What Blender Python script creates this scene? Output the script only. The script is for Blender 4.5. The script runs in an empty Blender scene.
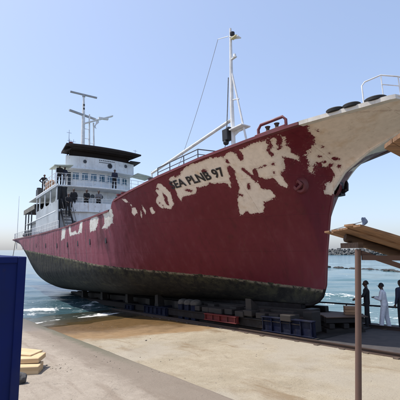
import bpy, bmesh, math, random
import numpy as np
from mathutils import Vector, Matrix, Quaternion
from mathutils import noise as mnoise
random.seed(7)
R = math.radians
scene = bpy.context.scene
COL = scene.collection

# ------------------------------------------------------------------ camera
cam_data = bpy.data.cameras.new('camera')
cam_data.sensor_fit = 'HORIZONTAL'
cam_data.angle = 2 * math.atan(200 / 384)
cam_data.clip_start = 0.05
cam_data.clip_end = 20000
cam = bpy.data.objects.new('camera', cam_data)
COL.objects.link(cam)
CAM_Z = 3.85                                   # eye height above the sea
cam.location = (0, 0, CAM_Z)
cam.rotation_euler = (R(90) + math.atan(50 / 384), 0, 0)
scene.camera = cam

# ------------------------------------------------------------------ slip axis (ship lies along it)
YAW, TRIM = R(36), R(3.2)
AX = Vector((-math.sin(YAW) * math.cos(TRIM), math.cos(YAW) * math.cos(TRIM), -math.sin(TRIM)))   # towards the stern
TX = Vector((-math.cos(YAW), -math.sin(YAW), 0))                                                   # towards starboard
ZX = TX.cross(AX)
if ZX.z < 0: ZX = -ZX
ORG = Vector((4.639, 15.0, CAM_Z - 2.112))                                                         # foot of the stem
SHIP_M = Matrix((( -AX.x, -TX.x, ZX.x, ORG.x), (-AX.y, -TX.y, ZX.y, ORG.y), (-AX.z, -TX.z, ZX.z, ORG.z), (0, 0, 0, 1)))
def L(s, t, z): return Vector((-s, -t, z))                 # slip coordinates -> local of the slip frame
def W(s, t, z): return SHIP_M @ L(s, t, z)                 # slip coordinates -> world
GZ = -0.95                                                 # slip surface in slip coordinates

# ------------------------------------------------------------------ light
SUN = (TX * 0.34 + Vector((AX.x, AX.y, 0)) * 0.34 + Vector((0, 0, 1))).normalized()
world = bpy.data.worlds.new('World'); scene.world = world; world.use_nodes = True
wn = world.node_tree.nodes; wl = world.node_tree.links
bg = wn['Background']; bg.inputs['Strength'].default_value = 0.14
sky = wn.new('ShaderNodeTexSky'); sky.sky_type = 'NISHITA'; sky.sun_disc = False
sky.sun_elevation = math.asin(SUN.z); sky.sun_rotation = math.atan2(SUN.x, SUN.y)
sky.altitude = 0; sky.air_density = 0.92; sky.dust_density = 1.8; sky.ozone_density = 2.2
gam = wn.new('ShaderNodeGamma'); gam.inputs['Gamma'].default_value = 0.62
tint = wn.new('ShaderNodeMix'); tint.data_type = 'RGBA'; tint.blend_type = 'MULTIPLY'; tint.inputs[0].default_value = 1.0
tint.inputs[7].default_value = (1.44, 1.50, 1.68, 1)
wl.new(sky.outputs[0], gam.inputs['Color']); wl.new(gam.outputs[0], tint.inputs[6]); wl.new(tint.outputs[2], bg.inputs['Color'])
sl = bpy.data.lights.new('sun', 'SUN'); sl.energy = 3.2; sl.angle = R(0.53); sl.color = (1.0, 0.955, 0.88)
so = bpy.data.objects.new('sun', sl); COL.objects.link(so); so.location = (0, 0, 60)
so.rotation_euler = (-SUN).to_track_quat('-Z', 'Y').to_euler()
vs = scene.view_settings
vs.view_transform = 'Standard'; vs.look = 'None'; vs.gamma = 1.0; vs.exposure = 0.8; vs.use_curve_mapping = False

# ------------------------------------------------------------------ materials
class NT:
    """small node-graph writer"""
    def __init__(s, name, rough=0.6, color=(.5, .5, .5), metal=0.0, spec=0.5):
        s.m = bpy.data.materials.new(name); s.m.use_nodes = True
        s.n = s.m.node_tree.nodes; s.l = s.m.node_tree.links
        s.b = s.n['Principled BSDF']
        s.b.inputs['Roughness'].default_value = rough
        s.b.inputs['Base Color'].default_value = (*color, 1)
        s.b.inputs['Metallic'].default_value = metal
        s.b.inputs['Specular IOR Level'].default_value = spec
        s._c = None
    def put(s, sock, v):
        if isinstance(v, (int, float)): sock.default_value = v
        elif isinstance(v, (tuple, list)):
            sock.default_value = (*v, 1) if (len(v) == 3 and sock.type == 'RGBA') else v
        else: s.l.new(v, sock)
    def obj(s):
        if s._c is None: s._c = s.n.new('ShaderNodeTexCoord')
        return s._c.outputs['Object']
    def pos(s): return s.n.new('ShaderNodeNewGeometry').outputs['Position']
    def map(s, vec, scale=(1, 1, 1), loc=(0, 0, 0)):
        n = s.n.new('ShaderNodeMapping'); s.put(n.inputs['Vector'], vec)
        n.inputs['Scale'].default_value = scale; n.inputs['Location'].default_value = loc
        return n.outputs[0]
    def noise(s, vec, scale, detail=5, rough=.55, dist=0.0):
        n = s.n.new('ShaderNodeTexNoise'); s.put(n.inputs['Vector'], vec)
        n.inputs['Scale'].default_value = scale; n.inputs['Detail'].default_value = detail
        n.inputs['Roughness'].default_value = rough; n.inputs['Distortion'].default_value = dist
        return n.outputs['Fac']
    def vor(s, vec, scale, feat='F1'):
        n = s.n.new('ShaderNodeTexVoronoi'); n.feature = feat; s.put(n.inputs['Vector'], vec)
        n.inputs['Scale'].default_value = scale
        return n.outputs['Distance']
    def math(s, op, a, b=0.0, c=0.0):
        n = s.n.new('ShaderNodeMath'); n.operation = op
        s.put(n.inputs[0], a); s.put(n.inputs[1], b); s.put(n.inputs[2], c)
        return n.outputs[0]
    def ramp(s, f, lo, hi, a=0.0, b=1.0):
        n = s.n.new('ShaderNodeMapRange'); n.interpolation_type = 'SMOOTHSTEP'
        s.put(n.inputs['Value'], f); n.inputs['From Min'].default_value = lo; n.inputs['From Max'].default_value = hi
        n.inputs['To Min'].default_value = a; n.inputs['To Max'].default_value = b
        return n.outputs['Result']
    def mix(s, f, a, b, mode='MIX'):
        n = s.n.new('ShaderNodeMix'); n.data_type = 'RGBA'; n.blend_type = mode
        s.put(n.inputs[0], f); s.put(n.inputs[6], a); s.put(n.inputs[7], b)
        return n.outputs[2]
    def attr(s, name):
        n = s.n.new('ShaderNodeAttribute'); n.attribute_name = name
        return n.outputs['Fac']
    def sep(s, v):
        n = s.n.new('ShaderNodeSeparateXYZ'); s.put(n.inputs[0], v); return n.outputs
    def rnd(s): return s.n.new('ShaderNodeObjectInfo').outputs['Random']
    def color(s, v): s.put(s.b.inputs['Base Color'], v); return s
    def rough(s, v): s.put(s.b.inputs['Roughness'], v); return s
    def bump(s, h, strength=.3, dist=.02):
        n = s.n.new('ShaderNodeBump'); n.inputs['Strength'].default_value = strength
        n.inputs['Distance'].default_value = dist; s.put(n.inputs['Height'], h)
        s.l.new(n.outputs[0], s.b.inputs['Normal']); return s

M = {}
def painted(name, col, dirt=(.16, .10, .06), amount=.5, rough=.5, scale=2.0, rust=None, metal=0.0, streak=True, spec=.4):
    """weathered paint: blotchy fading, dirt that runs down, rust specks"""
    t = NT(name, rough, col, metal, spec)
    o = t.obj()
    n1 = t.noise(o, scale, 6, .6)
    n2 = t.noise(t.map(o, (6, 6, .6) if streak else (3, 3, 3)), 1.0, 5, .65)
    c = t.mix(t.ramp(n1, .35, .75), col, tuple(min(1, x * .72 + .02) for x in col))
    c = t.mix(t.math('MULTIPLY', t.ramp(n2, .52, .8), amount), c, dirt)
    if rust:
        n3 = t.noise(o, scale * 5, 6, .7)
        c = t.mix(t.ramp(n3, .62, .70, 0, .85), c, rust)
    t.color(c); t.rough(t.ramp(n1, .3, .7, rough - .1, rough + .15)); t.bump(t.noise(o, 22, 4), .12, .004)
    M[name] = t.m
def plain(name, col, rough=.6, var=.3, scale=8, metal=0.0, bump=.15, bscale=30):
    t = NT(name, rough, col, metal); o = t.obj()
    n = t.noise(o, scale, 5, .6)
    r = t.rnd()
    c = t.mix(t.ramp(n, .3, .7), tuple(x * (1 - var) for x in col), tuple(min(1, x * (1 + var * .6)) for x in col))
    c = t.mix(t.math('MULTIPLY', r, .25), c, tuple(x * .6 for x in col))
    t.color(c); t.bump(t.noise(o, bscale, 4), bump, .004); M[name] = t.m
def wood(name, a, b, rough=.75, axis=0):
    t = NT(name, rough, a); o = t.obj()
    sc = [14, 14, 14]; sc[axis] = .9
    off = t.n.new('ShaderNodeVectorMath'); off.operation = 'ADD'; t.put(off.inputs[0], o)
    cb = t.n.new('ShaderNodeCombineXYZ'); rr = t.math('MULTIPLY', t.rnd(), 37.0)
    for i in range(3): t.put(cb.inputs[i], rr)
    t.put(off.inputs[1], cb.outputs[0])
    g = t.noise(t.map(off.outputs[0], tuple(sc)), 1.0, 7, .65, .6)
    k = t.noise(off.outputs[0], 2.2, 4)
    c = t.mix(t.ramp(g, .34, .66), a, b)
    c = t.mix(t.ramp(k, .55, .8, 0, .45), c, tuple(x * .45 for x in b))
    c = t.mix(t.math('MULTIPLY', t.rnd(), .35), c, tuple(x * .55 for x in a))
    t.color(c); t.bump(g, .35, .006); M[name] = t.m

painted('screen_white_dim', (.40, .43, .455), dirt=(.26, .2, .15), amount=.35, rough=.5, scale=1.0)  # same white as the front, greyed to offset sunlight on the side
painted('white_paint', (.78, .80, .80), dirt=(.34, .22, .13), amount=.62, rough=.42, scale=1.2, rust=(.28, .14, .06))
painted('white_tube', (.76, .76, .74), dirt=(.35, .25, .17), amount=.35, rough=.45, scale=3)
painted('cap_white', (.66, .62, .55), dirt=(.25, .16, .10), amount=.6, rough=.6, scale=2.5, rust=(.22, .07, .04))
painted('maroon_paint', (.15, .028, .034), dirt=(.06, .03, .025), amount=.6, rough=.5, scale=2)
painted('dark_steel', (.035, .036, .04), dirt=(.10, .05, .03), amount=.5, rough=.55, scale=3)
painted('rail_grey', (.10, .11, .12), dirt=(.12, .07, .04), amount=.5, rough=.5, scale=4)
painted('scanner_grey', (.38, .39, .40), dirt=(.2, .14, .1), amount=.4, rough=.5, scale=3)
painted('canopy_brown', (.024, .016, .015), dirt=(.02, .015, .012), amount=.6, rough=.8, scale=2)
painted('pale_green', (.55, .60, .50), dirt=(.2, .14, .09), amount=.5, rough=.55, scale=2)
painted('blue_steel', (.004, .012, .088), dirt=(.006, .008, .03), amount=.3, rough=.65, scale=1.2, spec=.12)
painted('cradle_blue', (.003, .005, .020), dirt=(.008, .006, .005), amount=.8, rough=.8, scale=3, rust=(.014, .008, .006), spec=.12)
painted('cradle_red', (.115, .014, .013), dirt=(.05, .025, .018), amount=.7, rough=.7, scale=3, spec=.2)
painted('rust_steel', (.05, .028, .019), dirt=(.03, .02, .015), amount=.6, rough=.8, scale=4)
painted('wheel_steel', (.014, .010, .009), dirt=(.03, .018, .012), amount=.6, rough=.8, scale=4, spec=.15)
painted('deck_grey', (.16, .15, .14), dirt=(.09, .06, .045), amount=.6, rough=.8, scale=1.5, streak=False)
painted('post_paint', (.135, .078, .058), dirt=(.12, .07, .045), amount=.7, rough=.7, scale=3, rust=(.11, .05, .028))
plain('bed_shade', (.018, .015, .013), .8, .5, 3, bump=.5, bscale=8)  # near-black tone painted in for the shade beneath the ship
plain('rubber', (.016, .016, .017), .75, .4, 12)
plain('black_paint', (.012, .012, .014), .55)
plain('sacking', (.07, .06, .05), .9, .4, 6, bump=.4)
plain('canvas', (.20, .19, .165), .9, .35, 5, bump=.3, bscale=14)
plain('rope', (.22, .20, .17), .9)
plain('cable', (.13, .13, .13), .6)
plain('rag', (.20, .26, .38), .9, .5, 9)
plain('brass', (.30, .26, .16), .5)
plain('orange_raft', (.42, .24, .15), .6)
wood('roof_wood', (.30, .165, .078), (.145, .074, .036), axis=0)
wood('new_wood', (.66, .49, .29), (.52, .35, .18), axis=0)
wood('old_wood', (.115, .066, .038), (.055, .030, .018), axis=0)
wood('crate_wood', (.34, .19, .095), (.20, .10, .05), axis=0)
wood('shaded_wood', (.022, .015, .011), (.010, .007, .005), axis=0)  # old wood with the shade under the hull put into its colour
wood('sleeper_wood', (.10, .066, .045), (.05, .034, .024), axis=1)
t = NT('blue_panel', .6, (.004, .012, .088), 0, .15); o = t.obj()
n1 = t.noise(o, 1.1, 6, .6); sc_ = t.noise(t.map(o, (1.2, 9, 14)), 1.6, 6, .75); n2 = t.noise(o, 9, 6, .7)
c = t.mix(t.ramp(n1, .35, .7), (.004, .012, .090), (.006, .014, .068))
c = t.mix(t.ramp(sc_, .66, .70, 0, .35), c, (.05, .06, .12))
c = t.mix(t.ramp(n2, .67, .72, 0, .7), c, (.045, .022, .014))
c = t.mix(t.ramp(t.noise(t.map(o, (7, 7, .5)), 1.0, 5, .6), .55, .75, 0, .5), c, (.012, .014, .035))
t.color(c); t.bump(t.noise(o, 1.6, 3), .5, .04); M['blue_panel'] = t.m
# glass
t = NT('window_glass', .06, (.045, .115, .17), 0.0, .8); M['window_glass'] = t.m
t.b.inputs['Coat Weight'].default_value = .3
t = NT('dark_glass', .12, (.015, .018, .022), 0, .6); M['dark_glass'] = t.m
t = NT('lamp_glass', .15, (.62, .55, .30), 0, .6); M['lamp_glass'] = t.m

# hull paint: maroon topsides, stripped patches (attributes), fouled bottom
t = NT('hull_paint', .55, spec=.3)
o = t.obj(); tan = t.attr('tan'); wht = t.attr('wht'); boot = t.attr('boot')
big = t.noise(o, .35, 5, .55); fine = t.noise(o, 5, 7, .68); speck = t.noise(o, 16, 5, .7)
strk = t.noise(t.map(o, (3.2, 3.2, .22)), 1.0, 6, .62)
mar = t.mix(t.ramp(big, .35, .7), (.115, .0105, .019), (.140, .016, .027))
mar = t.mix(t.ramp(strk, .5, .78, 0, .5), mar, (.052, .008, .011))
mar = t.mix(t.ramp(strk, .5, .25, 0, .35), mar, (.165, .045, .052))
mar = t.mix(t.ramp(speck, .66, .74, 0, .5), mar, (.10, .045, .03))
xo = t.sep(o)[0]
falloff = t.math('ADD', xo, t.math('MULTIPLY', t.math('SUBTRACT', strk, .5), 5.0))
mar = t.mix(t.ramp(falloff, -7.8, -10.6, 0, .8), mar, (.225, .062, .086))  # paler pink aft, painted in for the sun grazing that side
mar = t.mix(t.math('MULTIPLY', t.ramp(falloff, -8.5, -11, 0, .75), t.ramp(t.noise(t.map(o, (2.2, 2.2, .10), (4, 0, 0)), 1.0, 4, .6), .52, .64)), mar, (.085, .022, .03))
tanc = t.mix(t.ramp(fine, .35, .7), (.80, .69, .58), (.70, .60, .50))
tanc = t.mix(t.ramp(t.noise(o, 1.4, 5, .6), .52, .78, 0, .75), tanc, (.62, .44, .27))
tanc = t.mix(t.ramp(strk, .55, .8, 0, .5), tanc, (.46, .37, .29))
tanc = t.mix(t.ramp(speck, .66, .72, 0, .6), tanc, (.24, .10, .06))
whc = t.mix(t.ramp(fine, .4, .75), (.62, .61, .56), (.47, .43, .37))
flake = t.noise(o, 44, 4, .75)
edge = t.math('ADD', t.math('MULTIPLY', t.math('SUBTRACT', fine, .5), .20), t.math('MULTIPLY', t.math('SUBTRACT', speck, .5), .12))
edge = t.math('ADD', edge, t.math('MULTIPLY', t.math('SUBTRACT', flake, .5), .05))
te = t.math('ADD', tan, edge)
mt = t.ramp(te, -.006, .006)
primer = t.math('MULTIPLY', t.ramp(te, .075, .01), t.ramp(flake, .40, .60))
tanc = t.mix(t.math('MULTIPLY', primer, .65), tanc, (.40, .27, .21))
scuff = t.math('MULTIPLY', t.ramp(te, -.16, -.01), t.ramp(speck, .54, .66))
mar = t.mix(t.math('MULTIPLY', scuff, .5), mar, (.27, .13, .11))
seam_z = t.ramp(t.math('ABSOLUTE', t.math('SUBTRACT', t.math('FRACT', t.math('MULTIPLY', t.math('ADD', t.sep(o)[2], t.math('MULTIPLY', xo, .045)), .72)), .5)), .0, .012, 1, 0)
seam_x = t.ramp(t.math('ABSOLUTE', t.math('SUBTRACT', t.math('FRACT', t.math('MULTIPLY', xo, .36)), .5)), .0, .0065, 1, 0)
seam = t.math('MAXIMUM', seam_z, seam_x)
mar = t.mix(t.math('MULTIPLY', seam, .35), mar, (.05, .012, .014))
tanc = t.mix(t.math('MULTIPLY', seam, t.ramp(fine, .4, .6, .1, .5)), tanc, (.36, .23, .16))
runs = t.math('MULTIPLY', t.ramp(t.noise(t.map(o, (5.5, 5.5, .16), (0, 0, 3)), 1.0, 5, .65), .60, .72), t.ramp(fine, .35, .6))
mar = t.mix(t.math('MULTIPLY', runs, .5), mar, (.10, .035, .018))
tanc = t.mix(t.math('MULTIPLY', runs, .55), tanc, (.42, .24, .12))
mw = t.ramp(t.math('ADD', wht, t.math('MULTIPLY', edge, 2.2)), -.02, .02)
top = t.mix(mt, mar, tanc); top = t.mix(mw, top, whc)
foul = t.noise(o, 2.3, 7, .7); foul2 = t.noise(t.map(o, (1.2, 1.2, 5)), 1.2, 6, .6)
bot = t.mix(t.ramp(foul, .35, .7), (.010, .0092, .008), (.026, .023, .018))
bot = t.mix(t.ramp(foul2, .52, .72, 0, .8), bot, (.05, .046, .026))
bot = t.mix(t.ramp(speck, .63, .70, 0, .55), bot, (.20, .18, .14))
green = t.math('MULTIPLY', t.ramp(boot, -.75, -.03), t.ramp(foul, .42, .62))
bot = t.mix(t.math('MULTIPLY', green, .6), bot, (.075, .07, .03))
line = t.math('MULTIPLY', t.ramp(boot, -.16, -.05), t.ramp(fine, .42, .58))
bot = t.mix(t.math('MULTIPLY', line, .75), bot, (.27, .22, .15))
mb = t.ramp(t.math('ADD', boot, t.math('MULTIPLY', t.math('SUBTRACT', fine, .5), .16)), -.012, .012)
t.color(t.mix(mb, bot, top))
t.rough(t.math('ADD', t.ramp(fine, .3, .7, .42, .62), t.math('MULTIPLY', t.math('SUBTRACT', 1.0, mb), .25)))
hh = t.math('ADD', t.math('MULTIPLY', t.noise(o, 1.3, 3), 1.3), t.math('MULTIPLY', mt, -.10))
hh = t.math('ADD', hh, t.math('MULTIPLY', seam, .10))
hh = t.math('ADD', hh, t.math('MULTIPLY', t.math('MULTIPLY', foul, t.math('SUBTRACT', 1.0, mb)), .7))
t.bump(hh, .35, .05); M['hull_paint'] = t.m

# slipway / pavement / sand in one ground sheet (object coordinates = slip coordinates: x = -s, y = -t)
t = NT('slip_ground', .9)
o = t.obj(); xyz = t.sep(o)
s_ = t.math('MULTIPLY', xyz[0], -1.0); t_ = t.math('MULTIPLY', xyz[1], -1.0)
n1 = t.noise(o, .55, 6, .6); n2 = t.noise(o, 3.0, 7, .65); n3 = t.noise(o, 22, 6, .7); n4 = t.noise(t.map(o, (.5, 1.6, 1)), .8, 6, .65, .5)
n5 = t.noise(o, 60, 5, .7); n6 = t.noise(t.map(o, (1.3, .35, 1), (3, 8, 0)), 1.4, 7, .7, .8)
conc = t.mix(t.ramp(n2, .3, .7), (.295, .245, .17), (.35, .30, .218))
conc = t.mix(t.ramp(n1, .42, .68, 0, .8), conc, (.25, .208, .142))
conc = t.mix(t.ramp(n4, .55, .70, 0, .8), conc, (.185, .125, .065))
conc = t.mix(t.ramp(n6, .58, .70, 0, .6), conc, (.36, .315, .235))
conc = t.mix(t.ramp(n3, .54, .66, 0, .75), conc, (.16, .125, .085))
oil = t.noise(t.map(o, (.8, 1.5, 1), (5, 2, 0)), 1.05, 7, .72, .4)
conc = t.mix(t.ramp(oil, .60, .72, 0, .75), conc, (.11, .078, .045))
conc = t.mix(t.ramp(t.noise(t.map(o, (1, 1, 1), (7, 7, 0)), .28, 4, .5), .48, .58, 0, .6), conc, (.33, .295, .24))
conc = t.mix(t.ramp(n5, .56, .66, 0, .7), conc, (.13, .105, .075))
conc = t.mix(t.ramp(n3, .38, .28, 0, .45), conc, (.39, .35, .27))
wob = t.n.new('ShaderNodeVectorMath'); wob.operation = 'ADD'; t.put(wob.inputs[0], o)
cb_ = t.n.new('ShaderNodeCombineXYZ'); t.put(cb_.inputs[0], t.math('MULTIPLY', t.noise(o, 1.6, 6, .7), 1.3)); t.put(cb_.inputs[1], t.math('MULTIPLY', t.noise(t.map(o, (1, 1, 1), (9, 4, 2)), 1.6, 6, .7), 1.3)); t.put(wob.inputs[1], cb_.outputs[0])
crack = t.ramp(t.vor(wob.outputs[0], .38, 'DISTANCE_TO_EDGE'), .008, .002)
conc = t.mix(t.math('MULTIPLY', crack, t.ramp(n1, .50, .62, 0, .40)), conc, (.10, .08, .055))
slip_shade = t.mix(t.ramp(n2, .3, .7), (.042, .037, .037), (.068, .058, .054))  # ground inside the rails darkened in colour as the ship's shadow
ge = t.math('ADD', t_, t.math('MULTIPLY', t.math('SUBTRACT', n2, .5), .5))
conc = t.mix(t.ramp(ge, 2.12, 1.85), conc, slip_shade)
sw = t.math('ADD', s_, t.math('MULTIPLY', t.math('SUBTRACT', n1, .5), 5.0))
sw = t.math('ADD', sw, t.math('MULTIPLY', t_, -.45))
sand = t.mix(t.ramp(n2, .3, .7), (.205, .125, .055), (.25, .16, .078))
wet = t.mix(t.ramp(n2, .3, .7), (.10, .058, .020), (.14, .080, .030))
g = t.mix(t.ramp(sw, 1.7, 3.0), conc, sand)
g = t.mix(t.ramp(sw, 2.9, 4.8), g, wet)
pave = t.mix(t.ramp(n2, .3, .7), (.285, .24, .19), (.335, .285, .23))
pave = t.mix(t.ramp(t.noise(t.map(o, (.35, 2.5, 1)), 1.1, 6, .6), .5, .70, 0, .7), pave, (.20, .155, .115))
pave = t.mix(t.ramp(n6, .60, .72, 0, .6), pave, (.34, .30, .25))
pave = t.mix(t.ramp(n3, .55, .67, 0, .7), pave, (.15, .125, .10))
pave = t.mix(t.ramp(oil, .62, .74, 0, .6), pave, (.12, .098, .075))
pave = t.mix(t.ramp(n5, .56, .66, 0, .6), pave, (.14, .12, .095))
pave = t.mix(t.math('MULTIPLY', crack, t.ramp(n1, .46, .60, 0, .45)), pave, (.11, .09, .07))
pe = t.math('ADD', t_, t.math('MULTIPLY', t.math('SUBTRACT', n2, .5), .5))
pave = t.mix(t.ramp(pe, 9.1, 8.3, 0, .75), pave, (.165, .13, .098))
pave = t.mix(t.math('MULTIPLY', t.ramp(pe, 8.1, 7.75, 0, .85), t.ramp(s_, -2, 4)), pave, (.105, .10, .065))
pave = t.mix(t.ramp(sw, 5.5, 8.5, 0, .8), pave, (.12, .10, .07))
g = t.mix(t.ramp(t_, 7.58, 7.61), g, pave)
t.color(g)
t.rough(t.ramp(sw, 3.0, 5.6, .92, .36))
t.bump(t.math('ADD', t.math('ADD', n3, t.math('MULTIPLY', n5, .4)), t.math('MULTIPLY', n2, 1.6)), .6, .03); M['slip_ground'] = t.m

# sea
t = NT('sea_water', .10, spec=.5)
p = t.pos(); xyz = t.sep(p)
wv = t.noise(t.map(p, (.35, 1.0, 1)), .9, 6, .6); wf = t.noise(t.map(p, (.6, 1.0, 1)), 4.5, 6, .62); wl_ = t.noise(t.map(p, (.012, .05, 1)), 1.0, 5, .6)
deep = t.mix(t.ramp(wl_, .35, .7), (.030, .115, .155), (.045, .155, .19))
dist_ = t.math('ADD', t.math('MULTIPLY', xyz[0], -.35), xyz[1])
c = t.mix(t.ramp(dist_, 25, 120), (.06, .12, .115), deep)
c = t.mix(t.ramp(xyz[0], -2, -10, 0, .85), c, (.042, .082, .105))
foam = t.attr('foam')
lace = t.ramp(t.vor(t.map(p, (.6, 1.0, 1)), 3.2, 'DISTANCE_TO_EDGE'), .0, .22)
fm = t.math('ADD', foam, t.math('MULTIPLY', t.math('SUBTRACT', t.noise(t.map(p, (.40, 1.0, 1)), 1.6, 9, .76, .5), .5), 2.6))
fm = t.math('SUBTRACT', fm, t.math('MULTIPLY', lace, .28))
fm = t.ramp(fm, .40, .70)
c = t.mix(fm, c, (.80, .82, .82)); t.color(c)
t.rough(t.math('ADD', t.math('MULTIPLY', fm, .6), .10))
t.bump(t.math('ADD', wv, t.math('MULTIPLY', wf, .35)), .7, .14); M['sea_water'] = t.m
# thin wash running up the slip
t = NT('wash_water', .08, spec=.5)
p = t.obj(); xyz = t.sep(p); s_ = t.math('MULTIPLY', xyz[0], -1.0)
a = t.noise(t.map(p, (1.0, .40, 1)), 1.5, 8, .7, .6); b = t.noise(p, .5, 5)
foam = t.attr('foam')
lace = t.ramp(t.vor(t.map(p, (1.0, .5, 1)), 5.0, 'DISTANCE_TO_EDGE'), .0, .2)
fm = t.ramp(t.math('SUBTRACT', t.math('ADD', foam, t.math('MULTIPLY', t.math('SUBTRACT', a, .5), 2.7)), t.math('MULTIPLY', lace, .25)), .40, .68)
c = t.mix(t.ramp(s_, 10.5, 13.5), (.075, .050, .020), (.040, .050, .040))
c = t.mix(t.ramp(b, .4, .65, 0, .5), c, (.03, .032, .022))
t.color(t.mix(fm, c, (.78, .78, .76))); t.rough(t.math('ADD', t.math('MULTIPLY', fm, .6), .08))
t.bump(t.noise(t.map(p, (1.6, .6, 1)), 2.6, 6, .6), .6, .06); M['wash_water'] = t.m
plain('rock_dark', (.030, .028, .026), .8, .5, 3, bump=.6, bscale=6)
plain('rock_grey', (.10, .105, .105), .85, .5, .25, bump=.6, bscale=1)
plain('grit', (.27, .23, .18), .9, .4, 2)
plain('stone', (.075, .072, .072), .85, .4, 7, bump=.5, bscale=18)

# ------------------------------------------------------------------ mesh helpers
def link(o, parent=None):
    COL.objects.link(o)
    if parent is not None: o.parent = parent
    return o
def tag(o, label=None, cat=None, group=None, kind=None):
    if label: o['label'] = label
    if cat: o['category'] = cat
    if group: o['group'] = group
    if kind: o['kind'] = kind
    return o
def empty(name, mat=None, label=None, cat=None, group=None, kind=None):
    o = bpy.data.objects.new(name, None); o.empty_display_size = .2; COL.objects.link(o)
    if mat is not None: o.matrix_world = mat
    return tag(o, label, cat, group, kind)
class MB:
    def __init__(s): s.v = []; s.f = []; s.mi = []; s.cur = 0
    def add(s, vs_, fs):
        k = len(s.v); s.v += [tuple(x) for x in vs_]
        for f in fs: s.f.append(tuple(i + k for i in f)); s.mi.append(s.cur)
        return s
    def box(s, c, d, rot=None, taper=1.0):
        c = Vector(c); q = rot.to_matrix() if isinstance(rot, Quaternion) else (rot or Matrix.Identity(3))
        vs_ = []
        for z in (-.5, .5):
            k = 1.0 if z < 0 else taper
            for x, y in ((-.5, -.5), (.5, -.5), (.5, .5), (-.5, .5)):
                vs_.append(c + q @ Vector((x * d[0] * k, y * d[1] * k, z * d[2])))
        return s.add(vs_, [(3, 2, 1, 0), (4, 5, 6, 7), (0, 1, 5, 4), (1, 2, 6, 5), (2, 3, 7, 6), (3, 0, 4, 7)])
    def beam(s, a, b, w, h, up=(0, 0, 1)):
        a = Vector(a); b = Vector(b); d = b - a; x = d.normalized(); u = Vector(up)
        y = u.cross(x)
        if y.length < 1e-4: y = Vector((0, 1, 0)).cross(x)
        y.normalize(); z = x.cross(y)
        q = Matrix((x, y, z)).transposed()
        return s.box((a + b) / 2, (d.length, w, h), q)
    def tube(s, a, b, r0, r1=None, n=10, cap=True):
        return s.path([a, b], [r0, r0 if r1 is None else r1], n, cap)
    def path(s, pts, r, n=8, cap=True, closed=False):
        pts = [Vector(p) for p in pts]; m = len(pts)
        if isinstance(r, (int, float)): r = [r] * m
        k0 = len(s.v); ref = None
        for i, p in enumerate(pts):
            a = pts[i - 1] if (i > 0 or closed) else p; b = pts[(i + 1) % m] if (i < m - 1 or closed) else p
            d = (b - a).normalized()
            if ref is None:
                ref = Vector((0, 0, 1)) if abs(d.z) < .9 else Vector((1, 0, 0))
            x = d.cross(ref).normalized(); y = x.cross(d).normalized(); ref = y
            for j in range(n):
                an = 2 * math.pi * j / n
                s.v.append(tuple(p + (x * math.cos(an) + y * math.sin(an)) * r[i]))
        for i in range(m if closed else m - 1):
            i2 = (i + 1) % m
            for j in range(n):
                j2 = (j + 1) % n
                s.f.append((k0 + i * n + j, k0 + i * n + j2, k0 + i2 * n + j2, k0 + i2 * n + j)); s.mi.append(s.cur)
        if cap and not closed:
            s.f.append(tuple(k0 + j for j in range(n))[::-1]); s.mi.append(s.cur)
            s.f.append(tuple(k0 + (m - 1) * n + j for j in range(n))); s.mi.append(s.cur)
        return s
    def lathe(s, c, prof, n=16, axis='Z'):
        k0 = len(s.v); c = Vector(c)
        for r, z in prof:
            for j in range(n):
                an = 2 * math.pi * j / n; p = Vector((r * math.cos(an), r * math.sin(an), z))
                if axis == 'X': p = Vector((p.z, p.x, p.y))
                if axis == 'Y': p = Vector((p.y, p.z, p.x))
                s.v.append(tuple(c + p))
        for i in range(len(prof) - 1):
            for j in range(n):
                j2 = (j + 1) % n
                s.f.append((k0 + i * n + j, k0 + i * n + j2, k0 + (i + 1) * n + j2, k0 + (i + 1) * n + j)); s.mi.append(s.cur)
        return s
    def prism(s, poly, vec):
        """polygon (list of 3D points) swept along vec"""
        n = len(poly); vec = Vector(vec)
        vs_ = [Vector(p) for p in poly] + [Vector(p) + vec for p in poly]
        fs = [tuple(range(n))[::-1], tuple(range(n, 2 * n))]
        for i in range(n): fs.append((i, (i + 1) % n, n + (i + 1) % n, n + i))
        return s.add(vs_, fs)
    def grid(s, P, closed=False):
        """P[i][j] points"""
        k0 = len(s.v); a = len(P); b = len(P[0])
        for r in P: s.v += [tuple(p) for p in r]
        for i in range(a - 1):
            for j in range(b - 1):
                s.f.append((k0 + i * b + j, k0 + i * b + j + 1, k0 + (i + 1) * b + j + 1, k0 + (i + 1) * b + j)); s.mi.append(s.cur)
        return s
    def build(s, name, mats, parent=None, smooth=False, bevel=0.0, fix=True):
        me = bpy.data.meshes.new(name)
        me.from_pydata(s.v, [], s.f); me.update()
        if fix or bevel:
            bm = bmesh.new(); bm.from_mesh(me)
            if bevel:
                bmesh.ops.bevel(bm, geom=[e for e in bm.edges if len(e.link_faces) == 2 and e.calc_face_angle(0) > .6], offset=bevel, segments=1, affect='EDGES', clamp_overlap=True)
            if fix: bmesh.ops.recalc_face_normals(bm, faces=bm.faces)
            bm.to_mesh(me); bm.free()
        for m in ([mats] if isinstance(mats, str) else mats): me.materials.append(M[m])
        if not bevel and any(s.mi): me.polygons.foreach_set('material_index', s.mi)
        if smooth:
            me.polygons.foreach_set('use_smooth', [True] * len(me.polygons))
            try: me.set_sharp_from_angle(angle=R(40))
            except Exception: pass
        o = bpy.data.objects.new(name, me); return link(o, parent)
def clone(o, parent=None):
    c = o.copy(); COL.objects.link(c); c.parent = parent; return c

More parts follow.
